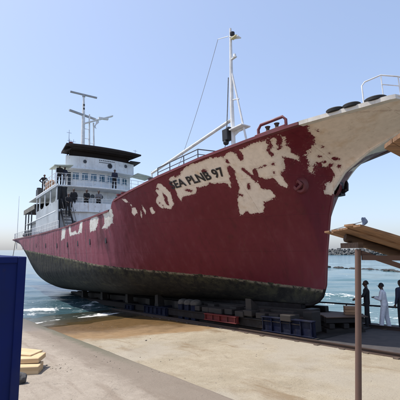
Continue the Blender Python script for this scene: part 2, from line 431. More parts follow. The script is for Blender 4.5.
# ================================================================== SETTING
def rock_mesh(seed, sub=2, sx=1, sy=1, sz=.7, rough=.35):
    bm = bmesh.new(); bmesh.ops.create_icosphere(bm, subdivisions=sub, radius=1)
    off = Vector((seed * 3.1, seed * 7.7, seed * 1.3))
    for v in bm.verts:
        n = v.co.normalized()
        k = 1 + rough * mnoise.noise(n * 1.3 + off) + rough * .5 * mnoise.noise(n * 3.1 + off)
        v.co = Vector((n.x * sx, n.y * sy, n.z * sz)) * k
    return bm
# ground: slipway, sand and raised pavement as one sheet, in slip coordinates
def ground_sheet():
    ss = list(np.arange(-48, -8, 1.0)) + list(np.arange(-8, 16, .22)) + list(np.arange(16, 42, 1.0))
    ts = [70, 55, 40, 30, 24, 20] + list(np.arange(17, 7.9, -.35)) + [7.8, 7.70, 7.64, 7.60, 7.598, 7.59, 7.45] + list(np.arange(7.2, -3.1, -.25)) + [-3.10, -3.18, -3.20, -3.21, -4.5, -9]
    P = []
    for s in ss:
        row = []
        for t_ in ts:
            z = GZ + .018 * mnoise.noise(Vector((s * .45, t_ * .45, 1))) + .006 * mnoise.noise(Vector((s * 2, t_ * 2, 4)))
            if t_ > 7.599: z += .11 - (.025 if t_ < 7.63 else 0)
            if t_ <= -3.205: z = GZ - 2.2 - (0 if t_ > -4 else 1.0)
            elif t_ <= -3.19: z -= .03
            row.append(L(s, t_, z))
        P.append(row)
    mb = MB(); mb.grid(P); o = mb.build('ground', 'slip_ground', None, smooth=True)
    o.matrix_world = SHIP_M; tag(o, kind='structure', label='sandy concrete slipway sloping into the sea with raised pavement')
    return o
ground_sheet()

def sea_sheet():
    r = list(np.arange(10, 60, .25)); q = 60.0
    while q < 12000: r.append(q); q *= 1.045
    r = np.array(r); a = np.radians(np.arange(-72, 72.01, .25))
    RR, AA = np.meshgrid(r, a, indexing='ij'); X = RR * np.sin(AA); Y = RR * np.cos(AA)
    Zs = np.zeros_like(X)
    rng = np.random.RandomState(3)
    for i in range(14):
        lam = rng.uniform(1.2, 9); th = rng.uniform(-.7, .7) + .35; ph = rng.uniform(0, 6.28)
        Zs += .011 * lam ** .6 * np.sin((X * np.sin(th) + Y * np.cos(th)) * 6.283 / lam + ph)
    falloff = np.clip((180 - RR) / 120, 0, 1); Zs *= falloff
    def g(x, w): return np.exp(-(x / w) ** 2)
    # breaking crest beyond the people
    cl = 32.5 - .16 * (X - 11) + .5 * np.sin(X * .9) + .25 * np.sin(X * 2.3 + 1)
    along = 1 / (1 + np.exp(-(X - 7) * 1.2)) * (1 / (1 + np.exp((X - 40) * .3)))
    Zs += .34 * g(Y - cl, 1.0) * along * (.6 + .4 * np.sin(X * .7 + .6))
    s_ = (X - ORG.x) * (-math.sin(YAW)) + (Y - ORG.y) * math.cos(YAW)
    t_ = (X - ORG.x) * (-math.cos(YAW)) + (Y - ORG.y) * (-math.sin(YAW))
    foam = np.full_like(X, .0)
    foam += along * (.80 * g(Y - cl + .3, 1.3) * (.45 + .35 * np.sin(X * .8 - 1.2) + .2 * np.sin(X * 2.1)) + .42 * g(Y - cl + 4.5, 2.2) + .50 * g(Y - 21.5, 3.5) + .30 * g(Y - 45, 1.4) + .26 * g(Y - 58, 1.6))
    f1 = 17.0 + (5.2 - t_) * .22 + .35 * np.sin(t_ * 1.1)
    left = 1 / (1 + np.exp((X + 1) * .8))
    foam += left * (.72 * g(s_ - f1, .50) + .42 * g(s_ - f1 - 1.6, 1.3) + .40 * g(s_ - f1 + 1.3, .8) + .30 * g(s_ - f1 - 4.5, 1.2)) * (1 / (1 + np.exp(-(t_ - .5) * .9)))
    foam *= np.where(left > .5, 1.0 + .30 * np.sin(t_ * 1.7 + s_) + .2 * np.sin(t_ * 4.1 - s_ * 1.3), 1.0)
    Zs += left * (.07 * g(s_ - f1 - .3, .7) + .03 * g(s_ - f1 - 2.4, .8) + .03 * g(s_ - f1 - 5, 1.0))
    mb = MB(); P = np.stack([X, Y, Zs], -1)
    n, m = X.shape
    me = bpy.data.meshes.new('sea'); idx = np.arange(n * m).reshape(n, m)
    q = np.stack([idx[:-1, :-1], idx[:-1, 1:], idx[1:, 1:], idx[1:, :-1]], -1).reshape(-1, 4)
    me.from_pydata(P.reshape(-1, 3).tolist(), [], q[:, ::-1].tolist())
    at = me.attributes.new('foam', 'FLOAT', 'POINT'); at.data.foreach_set('value', np.clip(foam, 0, 1.2).reshape(-1).astype(np.float32))
    me.polygons.foreach_set('use_smooth', [True] * len(me.polygons)); me.update()
    me.materials.append(M['sea_water'])
    o = bpy.data.objects.new('sea', me); link(o); tag(o, 'blue green sea with breaking surf beyond the slipway', kind='structure')
    if me.polygons[0].normal.z < 0: me.flip_normals()
sea_sheet()

def wash_sheet():
    ss = np.arange(9.0, 14.9, .1); ts = np.arange(7.57, -3.0, -.12); P = []; fo = []
    for s in ss:
        row = []
        for t_ in ts:
            e = 10.4 - .12 * (t_ - 3) + .5 * mnoise.noise(Vector((t_ * .5, 3, 0))) + .22 * mnoise.noise(Vector((t_ * 1.7, 9, 0)))
            sea = -1.741 + .0559 * s + .012
            up = GZ + .030 * min(1, max(-1.5, (s - e) / .5)) + .012 * mnoise.noise(Vector((s * 1.4, t_ * .6, 2)))
            z = max(up, sea + .01 * mnoise.noise(Vector((s * 1.4, t_ * .6, 2))))
            row.append(L(s, t_, z))
            f2 = 12.55 + .16 * (4 - t_) + .3 * math.sin(t_ * 1.3)
            f = .78 * math.exp(-((s - f2) / .26) ** 2) + .40 * math.exp(-((s - f2 - .9) / .9) ** 2) + .20 * math.exp(-((s - e - .1) / .12) ** 2)
            f *= (.78 + .75 * (.35 + mnoise.noise(Vector((t_ * .8, s * .5, 5))) + .6 * mnoise.noise(Vector((t_ * 2.3, s, 8))))) / (1 + math.exp(-(t_ - .6) * 2))
            fo.append(f)
        P.append(row)
    mb = MB(); mb.grid(P); o = mb.build('wash', 'wash_water', None, smooth=True); o.matrix_world = SHIP_M
    at = o.data.attributes.new('foam', 'FLOAT', 'POINT'); at.data.foreach_set('value', fo)
    tag(o, 'thin brown wash with a foam line running up the slip', kind='structure')
wash_sheet()

# reef of low rocks offshore
rs = random.Random(11)
meshes = []
for k in range(6):
    bm = rock_mesh(k + 1, 2, 1, .8, .55, .5); me = bpy.data.meshes.new('reef_rock'); bm.to_mesh(me); bm.free(); me.materials.append(M['rock_dark']); meshes.append(me)
for i in range(34):
    f = i / 33
    o = bpy.data.objects.new('reef_rock', meshes[i % 6]); link(o)
    y = 88 - 22 * f + rs.uniform(-1.2, 1.2); px = 322 + 90 * f + rs.uniform(-1.5, 1.5)
    o.location = ((px - 200) / 384 * y, y, -.05 + rs.uniform(-.1, .05)); k = rs.uniform(.28, .75)
    o.scale = (k * rs.uniform(.8, 1.5), k, k * rs.uniform(.7, 1.1)); o.rotation_euler = (0, 0, rs.uniform(0, 6.28))
    tag(o, 'low dark rock in the line of rocks breaking the sea surface', 'rock', 'rocks of the offshore reef')
# far breakwater: one mass of boulders
def breakwater():
    bm = bmesh.new(); rr = random.Random(5)
    protos = []
    for k in range(8): protos.append(rock_mesh(20 + k, 1, 1, 1, .8, .45))
    V = []; Fc = []
    for i in range(3000):
        x = rr.uniform(35, 470); layer = rr.random() ** 1.2
        y = 300 + layer * 16 + rr.uniform(-2, 2) + .06 * (x - 100); z = layer * 4.7 + rr.uniform(-.8, .8) + .5 * math.sin(x * .05)
        k = rr.uniform(.5, 1.25); a = rr.uniform(0, 6.28); ca, sa = math.cos(a) * k, math.sin(a) * k
        pb = protos[rr.randrange(8)]; b0 = len(V)
        for v in pb.verts: V.append((x + ca * v.co.x - sa * v.co.y, y + sa * v.co.x + ca * v.co.y, z + k * v.co.z))
        for f in pb.faces: Fc.append(tuple(b0 + v.index for v in f.verts))
    b0 = len(V)
    for i in range(90):
        x = 30 + i * 5; yb = 300 + .06 * (x - 100); zt = 3.8 + .8 * mnoise.noise(Vector((x * .07, 0, 0)))
        V += [(x, yb + 1, -2), (x, yb + 13, zt), (x, yb + 26, zt), (x, yb + 34, -2)]
        if i:
            q0 = b0 + (i - 1) * 4; q1 = q0 + 4
            for k in range(3): Fc.append((q0 + k, q1 + k, q1 + k + 1, q0 + k + 1))
    for p in protos: p.free()
    me = bpy.data.meshes.new('breakwater'); me.from_pydata(V, [], Fc); me.materials.append(M['rock_grey']); me.update()
    o = bpy.data.objects.new('breakwater', me); link(o)
    tag(o, 'long grey boulder breakwater on the far side of the bay', 'breakwater', kind='stuff')
breakwater()

# ================================================================== SHIP
# hull form in slip coordinates: s aft from the stem foot, t to starboard, z up from the keel
STEM_Z=[0,.04,.15,.36,.78,2.09,3.4,4.32,4.9,5.43,5.78,5.95,6.02]
STEM_S=[.75,.42,.14,-.08,-.26,-.45,-.72,-1.0,-1.53,-2.58,-3.68,-4.4,-4.8]
def sm(a,b,x):
    u=np.clip((x-a)/(b-a),0,1); return u*u*(3-2*u)
def zsheer(s):
    z=np.interp(s,[-4.8,-4.2,-3.5,-2,-.9,.6,2.4,4.9,7.5,9.3],[6.20,6.16,6.14,6.11,6.06,5.97,5.87,5.65,5.42,5.21])
    za=np.interp(s,[9.3,12.5,17,24,31,36.8,39],[4.78,4.70,4.62,4.76,5.02,5.28,5.40])
    return z+(za-z)*sm(9.35,9.75,s)
def zkeel(s):
    a=np.interp(-np.asarray(s,float),-np.array(STEM_S),STEM_Z)
    b=np.interp(s,[27.5,28.6,30.2,32,34,36,37.8,39],[0,.35,1.2,2.15,3.1,3.9,4.45,4.75])
    return np.where(np.asarray(s)<.75,a,b)
def bsheer(s):
    return np.interp(s,[-4.8,-4.78,-4.72,-4.6,-4.4,-3.8,-3,-1.5,0,2.4,5,7.5,10,16,24,31,35,37,38.2,38.8,39],
                      [0,1.1,1.7,2.0,2.12,2.31,2.58,3.02,3.38,3.82,4.2,4.38,4.5,4.6,4.6,4.5,4.38,4.25,3.9,3.2,0])
def power(s): return np.interp(s,[-4.8,-3.5,-2,-1,0,1.5,4,8,14],[.9,1.35,1.8,2.0,2.25,1.7,1.2,1.0,1.0])
def F(s,v):
    p=power(s); w=sm(.5,13,s)
    fl=np.power(np.clip(v,0,1),p)
    vb=np.interp(s,[0,12,24,30,34,39],[.6,.42,.42,.75,1.0,1.0]); n=np.interp(s,[0,24,30,34,39],[2.4,2.4,1.9,1.6,1.4])
    q=np.clip(v/vb,0,1); se=np.power(1-np.power(1-q,n),1/n)
    se=se*(.93+.07*sm(0,1,v))
    return fl*(1-w)+se*w
def half(s,z):
    zk=zkeel(s); zs=zsheer(s)
    v=(z-zk)/np.maximum(zs-zk,1e-3)
    return bsheer(s)*F(s,v)

# where old paint shows or is left, as outlines (s, z) on the shell
PATCH = {
    'tanA': [(4.4, 5.39), (4.03, 5.45), (3.74, 5.52), (3.46, 5.66), (2.98, 5.76), (2.5, 5.76), (1.94, 5.8), (1.48, 5.76), (1.21, 5.76), (1, 5.84), (0.82, 5.77), (0.46, 5.82), (0.06, 5.88), (-0.24, 5.88), (-0.52, 5.91), (-0.71, 5.94), (-0.87, 5.96), (-1.01, 5.97), (-1.08, 5.94), (-0.85, 5.76), (-0.83, 5.66), (-0.78, 5.56), (-0.81, 5.43), (-0.73, 5.27), (-0.71, 5.32), (-0.62, 5.39), (-0.54, 5.43), (-0.44, 5.27), (-0.36, 5.02), (-0.23, 4.95), (-0.17, 4.85), (-0.17, 4.49), (-0.07, 4.42), (0.08, 4.52), (0.12, 4.72), (0.15, 4.83), (0.38, 4.78), (0.59, 4.9), (0.7, 4.88), (0.76, 4.75), (0.78, 4.65), (0.77, 4.5), (0.5, 4.42), (0.43, 4.17), (1.01, 4.05), (1.23, 3.67), (1.5, 3.68), (1.79, 3.67), (1.87, 3.8), (2.06, 3.68), (2.24, 3.66), (1.95, 4.24), (1.54, 4.7), (1.48, 4.91), (1.3, 5.26), (1.35, 5.43), (1.54, 5.41), (1.58, 5.23), (1.8, 4.85), (1.95, 4.64), (1.92, 4.85), (2.12, 4.92), (2.52, 4.94), (2.68, 5.01), (2.89, 4.91), (3.34, 4.92), (3.54, 4.7), (4.25, 4.68), (4.5, 4.46), (4.49, 4.58), (4.44, 4.96), (4.42, 5.19)],
    'tanB': [(-1.99, 6.05), (-1.74, 5.93), (-1.72, 5.87), (-1.33, 5.67), (-1.1, 5.56), (-0.93, 5.45), (-0.89, 5.3), (-0.78, 5.08), (-0.71, 4.89), (-0.78, 4.89), (-0.83, 4.97), (-0.87, 5.14), (-1.02, 5.28), (-1.11, 5.26), (-1.02, 5.13), (-1.14, 5.13), (-1.34, 5.26), (-1.37, 5.21), (-1.22, 5.11), (-1.2, 4.88), (-1.04, 4.66), (-0.85, 4.58), (-0.73, 4.19), (-0.86, 4.15), (-1.2, 3.9), (-6, 3.9), (-6, 7.5), (-1.99, 7.5)],
    'tanC': [(5.21, 5.38), (5, 5.32), (4.87, 5.15), (4.77, 4.88), (4.92, 4.44), (5.24, 4.26), (5.57, 4.33), (5.76, 4.37), (5.91, 4.67), (5.76, 4.8), (5.54, 4.91), (5.59, 5.11)],
    'tanD': [(7.72, 4.62), (7.4, 4.61), (7.4, 4.34), (7.76, 4.23), (7.84, 4.39)],
    'tanE': [(8.41, 5.17), (8.08, 5.12), (7.82, 4.93), (8.09, 4.94)],
    'tanF': [(6.88, 4.66), (6.79, 4.36), (6.94, 4.19), (6.95, 4.48)],
    'tanG': [(6.48, 4.42), (6.24, 4.53), (6.27, 4.21), (6.49, 4.18)],
    'tanH': [(7.14, 4.5), (7.08, 4.4), (7.24, 4.08), (7.28, 4.13)],
    'tanI': [(4.51, 5.41), (4.15, 5.52), (4.04, 5.44), (4.41, 5.35)],
    'tanJ': [(7.79, 4.83), (7.66, 4.81), (7.65, 4.69), (7.76, 4.7)],
    'marD1': [(-0.55, 5.91), (-0.68, 5.93), (-0.51, 5.75), (-0.51, 5.7), (-0.39, 5.68), (-0.48, 5.84)],
    'marD2': [(-0.91, 5.98), (-1.03, 5.98), (-0.67, 5.66), (-0.56, 5.63), (-0.72, 5.83)],
    'marF': [(0.78, 5.81), (0.54, 5.82), (0.62, 5.59), (0.77, 5.48), (0.86, 5.55)],
    'marG': [(1.35, 5.67), (1.27, 5.64), (1.31, 5.51), (1.4, 5.54)],
    'marH': [(2.69, 5.46), (2.46, 5.49), (2.35, 5.46), (2.51, 5.37), (2.67, 5.37)],
    'marC': [(1.02, 5.28), (0.89, 5.28), (0.83, 5.11), (0.76, 4.96), (0.64, 5.15), (0.09, 5.24), (0.06, 5.2), (0.45, 5.14), (0.54, 5.06), (0.59, 4.86), (0.76, 4.75), (0.87, 4.76), (0.91, 5), (1.02, 5.18)],
    'marI': [(-0.29, 5.65), (-0.37, 5.7), (-0.39, 5.55), (-0.36, 5.47), (-0.28, 5.44), (-0.28, 5.57)],
    'marJ': [(-0.1, 5.25), (-0.25, 5.27), (-0.2, 5.19), (-0.06, 5.19)],
    'marK': [(0.02, 5), (-0.05, 4.99), (0, 4.91), (0.08, 4.92)],
    'marL': [(1.14, 4.77), (1.04, 4.75), (1.2, 4.54), (1.3, 4.55)],
    'marM': [(1.71, 4.45), (1.6, 4.42), (1.67, 4.33), (1.78, 4.36)],
    'marN': [(5.21, 5.01), (5.1, 4.77), (5.22, 4.39), (5.32, 4.45), (5.34, 4.7)],
    'marO': [(4, 4.91), (3.81, 4.95), (3.57, 4.85), (3.68, 4.78), (3.95, 4.84)],
    'marS0': [(-1.59, 5.65), (-1.56, 5.64), (-1.52, 5.63), (-1.5, 5.64), (-1.51, 5.66), (-1.55, 5.67), (-1.59, 5.68), (-1.61, 5.67)],
    'marS1': [(-2.04, 5.96), (-2.02, 5.95), (-2, 5.95), (-1.99, 5.95), (-2.01, 5.96), (-2.03, 5.97), (-2.05, 5.97), (-2.05, 5.97)],
    'marS2': [(-1.54, 5.49), (-1.51, 5.47), (-1.49, 5.46), (-1.48, 5.47), (-1.49, 5.49), (-1.52, 5.51), (-1.54, 5.51), (-1.56, 5.5)],
    'marS3': [(-1.28, 5.42), (-1.24, 5.4), (-1.2, 5.4), (-1.18, 5.4), (-1.18, 5.42), (-1.21, 5.44), (-1.25, 5.45), (-1.28, 5.44)],
    'marS4': [(-1.23, 5.28), (-1.2, 5.26), (-1.18, 5.25), (-1.17, 5.26), (-1.18, 5.28), (-1.2, 5.3), (-1.22, 5.31), (-1.24, 5.3)],
    'marS5': [(-1.62, 5.33), (-1.56, 5.3), (-1.48, 5.3), (-1.43, 5.31), (-1.43, 5.34), (-1.48, 5.37), (-1.55, 5.38), (-1.62, 5.35)],
    'marS6': [(-1.49, 5.1), (-1.45, 5.06), (-1.41, 5.05), (-1.39, 5.07), (-1.4, 5.11), (-1.45, 5.15), (-1.48, 5.17), (-1.5, 5.15)],
    'marS7': [(5.65, 4.59), (5.69, 4.56), (5.74, 4.55), (5.77, 4.57), (5.76, 4.6), (5.74, 4.63), (5.68, 4.63), (5.65, 4.62)],
    'marS8': [(5.53, 4.44), (5.56, 4.41), (5.61, 4.4), (5.64, 4.42), (5.64, 4.45), (5.61, 4.47), (5.56, 4.48), (5.53, 4.46)],
    'marS9': [(5.34, 5.16), (5.38, 5.14), (5.41, 5.14), (5.44, 5.15), (5.43, 5.18), (5.41, 5.2), (5.36, 5.2), (5.33, 5.19)],
    'whtA': [(11.1, 4.92), (10.35, 5.04), (9.59, 4.98), (9.48, 4.49), (9.63, 4.08), (10.32, 3.85), (10.91, 3.91), (10.47, 4.2), (10.47, 4.61)],
    'whtB': [(11.85, 5.02), (11.2, 4.45), (11.7, 3.91), (12.48, 3.86), (12.53, 4.43)],
    'whtC': [(14.03, 5), (13.63, 4.55), (13.77, 3.98), (14.56, 3.9), (14.16, 4.33)],
    'whtD': [(15.96, 4.78), (15.82, 4.11), (14.82, 4.14), (14.57, 3.95), (15.97, 3.92), (16.28, 4.45)],
    'whtE': [(17.63, 5.04), (16.83, 4.88), (17.15, 3.89), (17.96, 3.78)],
}
def sdf(poly, S_, Z_):
    """signed distance to a polygon, positive inside"""
    P = np.array(poly, float); d = np.full(S_.shape, 1e9); ins = np.zeros(S_.shape, bool); n = len(P)
    for i in range(n):
        a = P[i]; b = P[(i + 1) % n]; e = b - a
        wx = S_ - a[0]; wy = Z_ - a[1]; u = np.clip((wx * e[0] + wy * e[1]) / max(e @ e, 1e-9), 0, 1)
        d = np.minimum(d, np.hypot(wx - u * e[0], wy - u * e[1]))
        c = (a[1] > Z_) != (b[1] > Z_)
        with np.errstate(divide='ignore', invalid='ignore'):
            xi = a[0] + (Z_ - a[1]) * e[0] / (e[1] if abs(e[1]) > 1e-9 else 1e-9)
        ins ^= c & (S_ < xi)
    return np.where(ins, d, -d)
def zboot(s): return np.interp(s, [-5, -.24, 2.6, 4.9, 8, 12.7, 18, 29, 40], [.5, .6, .88, 1.22, 1.55, 2.06, 2.64, 3.73, 4.7])
ship = empty('fishing_ship', SHIP_M, 'maroon and white fishing ship hauled out bow first on the slipway with peeling paint', 'ship')
def frames(s, z, zk, zs):
    """shell plating pulled in between the frames, fading in abaft the forecastle"""
    return -.016 * sm(6, 11, s) * (1 - sm(30, 34, s)) * (.5 - .5 * np.cos(2 * np.pi * s / .62)) * sm(0, .3, (z - zk) / np.maximum(zs - zk, .1)) 
def build_hull():
    s = np.concatenate([[-4.8, -4.797, -4.79, -4.78, -4.76, -4.74, -4.72, -4.69, -4.66, -4.6, -4.53, -4.45, -4.35, -4.25], np.arange(-4.15, 9.2, .055), np.arange(9.2, 9.9, .03), np.arange(9.95, 37, .103), np.arange(37, 38.9, .1), [38.9, 38.97, 39.0]])
    u = np.linspace(0, 1, 96)
    # rows: finer near the keel aft (flat bottom) and evenly up the flare forward
    Sg, U = np.meshgrid(s, u, indexing='ij')
    w = sm(.5, 13, Sg); V = U * (1 - w) + (U ** 1.6) * w
    zk = zkeel(Sg); zs = zsheer(Sg); Zg = zk + (zs - zk) * V
    Bg = bsheer(Sg) * F(Sg, V) + frames(Sg, Zg, zk, zs) * (bsheer(Sg) > .5)
    Bg = np.maximum(Bg, .035 * (V > 0) * (bsheer(Sg) > 0.01))
    Bg += .012 * np.sin(Sg * 1.1 + 2 * np.sin(Zg * 1.3)) * sm(.05, .4, V) * sm(.3, 1.5, Bg)      # uneven plating
    tanf = np.full(Sg.shape, -1.0)
    for k, p in PATCH.items():
        if k[:3] == 'tan': tanf = np.maximum(tanf, sdf(p, Sg, Zg))
    for k, p in PATCH.items():
        if k[:3] == 'mar': tanf = np.minimum(tanf, -sdf(p, Sg, Zg))
    whtf = np.full(Sg.shape, -1.0)
    for k, p in PATCH.items():
        if k[:3] == 'wht': whtf = np.maximum(whtf, sdf(p, Sg, Zg))
    boot = Zg - zboot(Sg)
    n, m = Sg.shape; V1 = np.stack([-Sg, -Bg, Zg], -1).reshape(-1, 3); V2 = np.stack([-Sg, Bg, Zg], -1).reshape(-1, 3)
    idx = np.arange(n * m).reshape(n, m)
    q = np.stack([idx[:-1, :-1], idx[:-1, 1:], idx[1:, 1:], idx[1:, :-1]], -1).reshape(-1, 4)
    me = bpy.data.meshes.new('hull')
    me.from_pydata(np.concatenate([V1, V2]).tolist(), [], np.concatenate([q, q[:, ::-1] + n * m]).tolist())
    for nm, arr in (('tan', tanf), ('wht', whtf), ('boot', boot)):
        at = me.attributes.new(nm, 'FLOAT', 'POINT'); at.data.foreach_set('value', np.concatenate([arr.reshape(-1)] * 2).astype(np.float32))
    bm = bmesh.new(); bm.from_mesh(me)
    bmesh.ops.remove_doubles(bm, verts=bm.verts, dist=.0015); bmesh.ops.recalc_face_normals(bm, faces=bm.faces)
    bm.to_mesh(me); bm.free()
    me.polygons.foreach_set('use_smooth', [True] * len(me.polygons)); me.update()
    me.materials.append(M['hull_paint'])
    o = bpy.data.objects.new('hull', me); return link(o, ship)
hull = build_hull()
hull['label'] = 'maroon shell with stripped tan patches and a fouled black bottom'
def half1(s, z): return float(half(s, z))

# bulwark cap, inner bulwark and decks
def sheer_strip(s0, s1, side, step=.15):
    return [(s, float(bsheer(s)), float(zsheer(s))) for s in np.arange(s0, s1 + 1e-6, step)]
def cap(name, mat, s0, s1, w, h, ends=False):
    mb = MB()
    pts = [(s, b, z) for s, b, z in sheer_strip(s0, s1, 1)]
    path = [(s, b, z) for s, b, z in pts][::-1] + ([] if not ends else []) 
    for side in (1, -1):
        P = []
        for s, b, z in pts:
            P.append([L(s, side * (b + .025), z - h * .6), L(s, side * (b + .025), z + h * .4), L(s, side * max(b - w, .0), z + h * .4), L(s, side * max(b - w, 0), z - h * .6), L(s, side * (b + .025), z - h * .6)])
        mb.grid(P)
    return mb.build(name, mat, ship, smooth=True)
cap('cap_rail', 'cap_white', -4.76, -1.9, .20, .13)['label'] = 'grimy white cap rail round the bow'
cap('cap_rail', 'maroon_paint', -1.89, 9.3, .18, .10)
cap('cap_rail', 'maroon_paint', 9.8, 38.9, .20, .10)
def deck_z(s): return float(zsheer(s)) - .95 if s < 9.3 else 3.75 + max(0, (s - 28) * .06)
mb = MB(); P = []
for s in list(np.arange(-4.5, 9.3, .3)): 
    b = float(bsheer(s)) - .06; z = deck_z(s); zk = float(zkeel(s))
    z = max(z, zk + .12); b = min(b, max(.05, half1(s, z) - .03))
    P.append([L(s, k * b, z) for k in (1, .5, 0, -.5, -1)])
mb.grid(P); mb.build('forecastle_deck', 'deck_grey', ship)
mb = MB(); P = []
for s in list(np.arange(9.3, 38.7, .5)):
    z = max(deck_z(s), float(zkeel(s)) + .2); b = max(.05, min(float(bsheer(s)), half1(s, z)) - .05); P.append([L(s, k * b, z) for k in (1, .5, 0, -.5, -1)])
mb.grid(P); mb.build('main_deck', 'deck_grey', ship)
mb = MB(); mb.prism([L(9.3, t_, z) for t_, z in ((4.3, 5.1), (-4.3, 5.1), (-4.1, 3.7), (4.1, 3.7))], L(.06, 0, 0)); mb.build('forecastle_bulkhead', 'white_paint', ship)
mb = MB()
for side in (1, -1):
    for a, b_ in ((-4.6, 9.3), (9.8, 38.8)):
        P = []
        for s in np.arange(a, b_, .3):
            z1 = float(zsheer(s)) - .02; z0 = max(deck_z(s), float(zkeel(s)) + .12)
            P.append([L(s, side * max(half1(s, z) - .09, .01), z) for z in np.linspace(z1, z0, 9)])
        mb.grid(P)
mb.build('bulwark_lining', 'maroon_paint', ship, smooth=True, fix=False)
# stem bar: rounded forging down the stem and along the keel
pts = [(float(a), float(b)) for a, b in zip(STEM_S, STEM_Z)][:-1]
pp = []
for i in range(len(pts) - 1):
    for k in range(6):
        f = k / 6; pp.append(L(pts[i][0] * (1 - f) + pts[i + 1][0] * f, 0, pts[i][1] * (1 - f) + pts[i + 1][1] * f))
mb = MB(); mb.path([p for p in pp if p.z < .64], .05, 8); mb.build('stem_bar', 'wheel_steel', ship, smooth=True)
mb = MB(); mb.path([p for p in pp if .57 < p.z < 4.3], .05, 8); mb.build('stem_bar', 'maroon_paint', ship, smooth=True)
mb = MB(); mb.path([p for p in pp if p.z > 4.25], .045, 8); mb.build('stem_bar', 'cap_white', ship, smooth=True)
mb = MB(); mb.box(L(14.3, 0, -.06), (26.8, .28, .16)); mb.build('keel', 'wheel_steel', ship)

# name on the bow, wrapped on the shell
def hull_text(txt, s0, s1, z0, z1, height, mat):
    cu = bpy.data.curves.new('lettering', 'FONT'); cu.body = txt; cu.size = 1; cu.offset = .03; cu.resolution_u = 3
    to = bpy.data.objects.new('lettering', cu); COL.objects.link(to); bpy.context.view_layer.update()
    me = bpy.data.meshes.new_from_object(to.evaluated_get(bpy.context.evaluated_depsgraph_get()))
    bpy.data.objects.remove(to)
    bm = bmesh.new(); bm.from_mesh(me)
    bmesh.ops.subdivide_edges(bm, edges=[e for e in bm.edges if e.calc_length() > .12], cuts=2)
    bmesh.ops.triangulate(bm, faces=bm.faces)
    xs = [v.co.x for v in bm.verts]; ys = [v.co.y for v in bm.verts]; x0, x1 = min(xs), max(xs); yh = max(ys)
    for v in bm.verts:
        f = (v.co.x - x0) / (x1 - x0); s = s0 + (s1 - s0) * f; z = z0 + (z1 - z0) * f + v.co.y / yh * height
        dz = .01; b = half1(s, z); nz = -(half1(s, z + dz) - b) / dz; ns = -(half1(s + dz, z) - b) / dz
        nrm = Vector((ns, 1, nz)).normalized() * .022
        v.co = L(s + nrm.x, b + nrm.y, z + nrm.z)
    bm.normal_update(); bm.to_mesh(me); bm.free(); me.name = 'name_lettering'
    me.materials.clear(); me.materials.append(M[mat])
    o = bpy.data.objects.new('name_lettering', me); link(o, hull); o['label'] = 'black painted name SEA PLNB 97 on the bow'
t = NT('letter_black', .6, (.014, .012, .013)); o = t.obj(); t.color(t.mix(t.ramp(t.noise(o, 9, 6, .7), .58, .68, 0, .8), (.014, .012, .014), (.20, .10, .08))); M['letter_black'] = t.m
hull_text('SEA PLNB 97', 4.56, 1.74, 5.04, 5.15, .30, 'letter_black')

# hawse pipes and anchors
def hawse(side, s, z, dark, K=1.0):
    b = half1(s, z); c = L(s, side * (b + .02), z)
    n = Vector((.35, -side * .85, -.4)).normalized(); q = n.to_track_quat('Z', 'Y').to_matrix()
    mb = MB(); P = []
    for rr, hh_ in ((.30, -.10), (.27, .03), (.20, .09), (.13, .07), (.09, -.03), (.0, -.04)):
        P.append([c + q @ Vector((rr * math.cos(a), rr * 1.15 * math.sin(a), hh_)) for a in np.linspace(0, 2 * math.pi, 21)])
    mb.grid(P); hp = mb.build('hawse_pipe', 'maroon_paint', hull, smooth=True)
    mb = MB(); m = 'black_paint' if dark else 'maroon_paint'
    up = (Vector((0, 0, 1)) - n * n.z).normalized(); sd = n.cross(up).normalized(); out = (.15 if dark else .24) * K
    if not dark: up, sd = (up * .8 + sd * .6).normalized(), (sd * .8 - up * .6).normalized()
    head = c + n * out
    mb.tube(c - n * .15, head, .06 * K, .065 * K)
    mb.path([head - sd * .30 * K, head - sd * .15 * K, head, head + sd * .15 * K, head + sd * .30 * K], [.05 * K, .075 * K, .10 * K, .075 * K, .05 * K], 10)
    for k in (-1, 1):
        b0 = head + sd * k * .22 * K; tip = b0 + up * (.34 if dark else .42) * K - n * out * .5
        mb.prism([b0 - sd * .10 * K, b0 + sd * .10 * K, b0 + sd * .07 * K + (tip - b0) * .7, tip, b0 - sd * .07 * K + (tip - b0) * .7], n * .07 * K)
    if dark: mb.box(head - n * .08, (.34, .30, .40)); mb.box(head + up * .2 - n * .12, (.22, .24, .3))
    mb.build('anchor', m, ship, bevel=.012)
hawse(1, -.41, 4.47, False, .62)
hawse(-1, -.62, 4.45, True, 1.25)

# ---- railings
def railing(name, pts, h, rails, mat, r=.022, post_every=1.0, closed=False, inner=None):
    """rail runs through pts (deck level points); posts are sub-parts"""
    pts = [Vector(p) for p in pts]; up = Vector((0, 0, 1))
    mb = MB()
    for k in range(rails):
        mb.path([p + up * h * (k + 1) / rails for p in pts], r if k == rails - 1 else r * .75, 8)
    base = mb.build(name, mat, ship, smooth=True)
    acc = 0; posts = [pts[0]]
    for a, b in zip(pts[:-1], pts[1:]):
        d = (b - a).length; n = max(1, round(d / post_every))
        for i in range(1, n + 1): posts.append(a + (b - a) * (i / n))
    mb = MB(); mb.tube((0, 0, -.04), (0, 0, h), r, r, 8); p0 = mb.build('stanchion', mat, base, smooth=True); p0.location = posts[0]
    for p in posts[1:]:
        c = clone(p0, base); c.location = p
    return base
zs1 = lambda s: float(zsheer(s)); bs1 = lambda s: float(bsheer(s))
railing('forecastle_railing', [L(s, bs1(s) - .1, zs1(s) + .03) for s in (5.15, 4.3, 3.4, 2.55)] + [L(2.3, 2.2, zs1(2.4) + .03)], .42, 2, 'rail_grey', .024, .85)
railing('forecastle_railing', [L(s, -bs1(s) + .1, zs1(s) + .03) for s in (5.15, 4.3, 3.4, 2.55)], .42, 2, 'rail_grey', .024, .85)
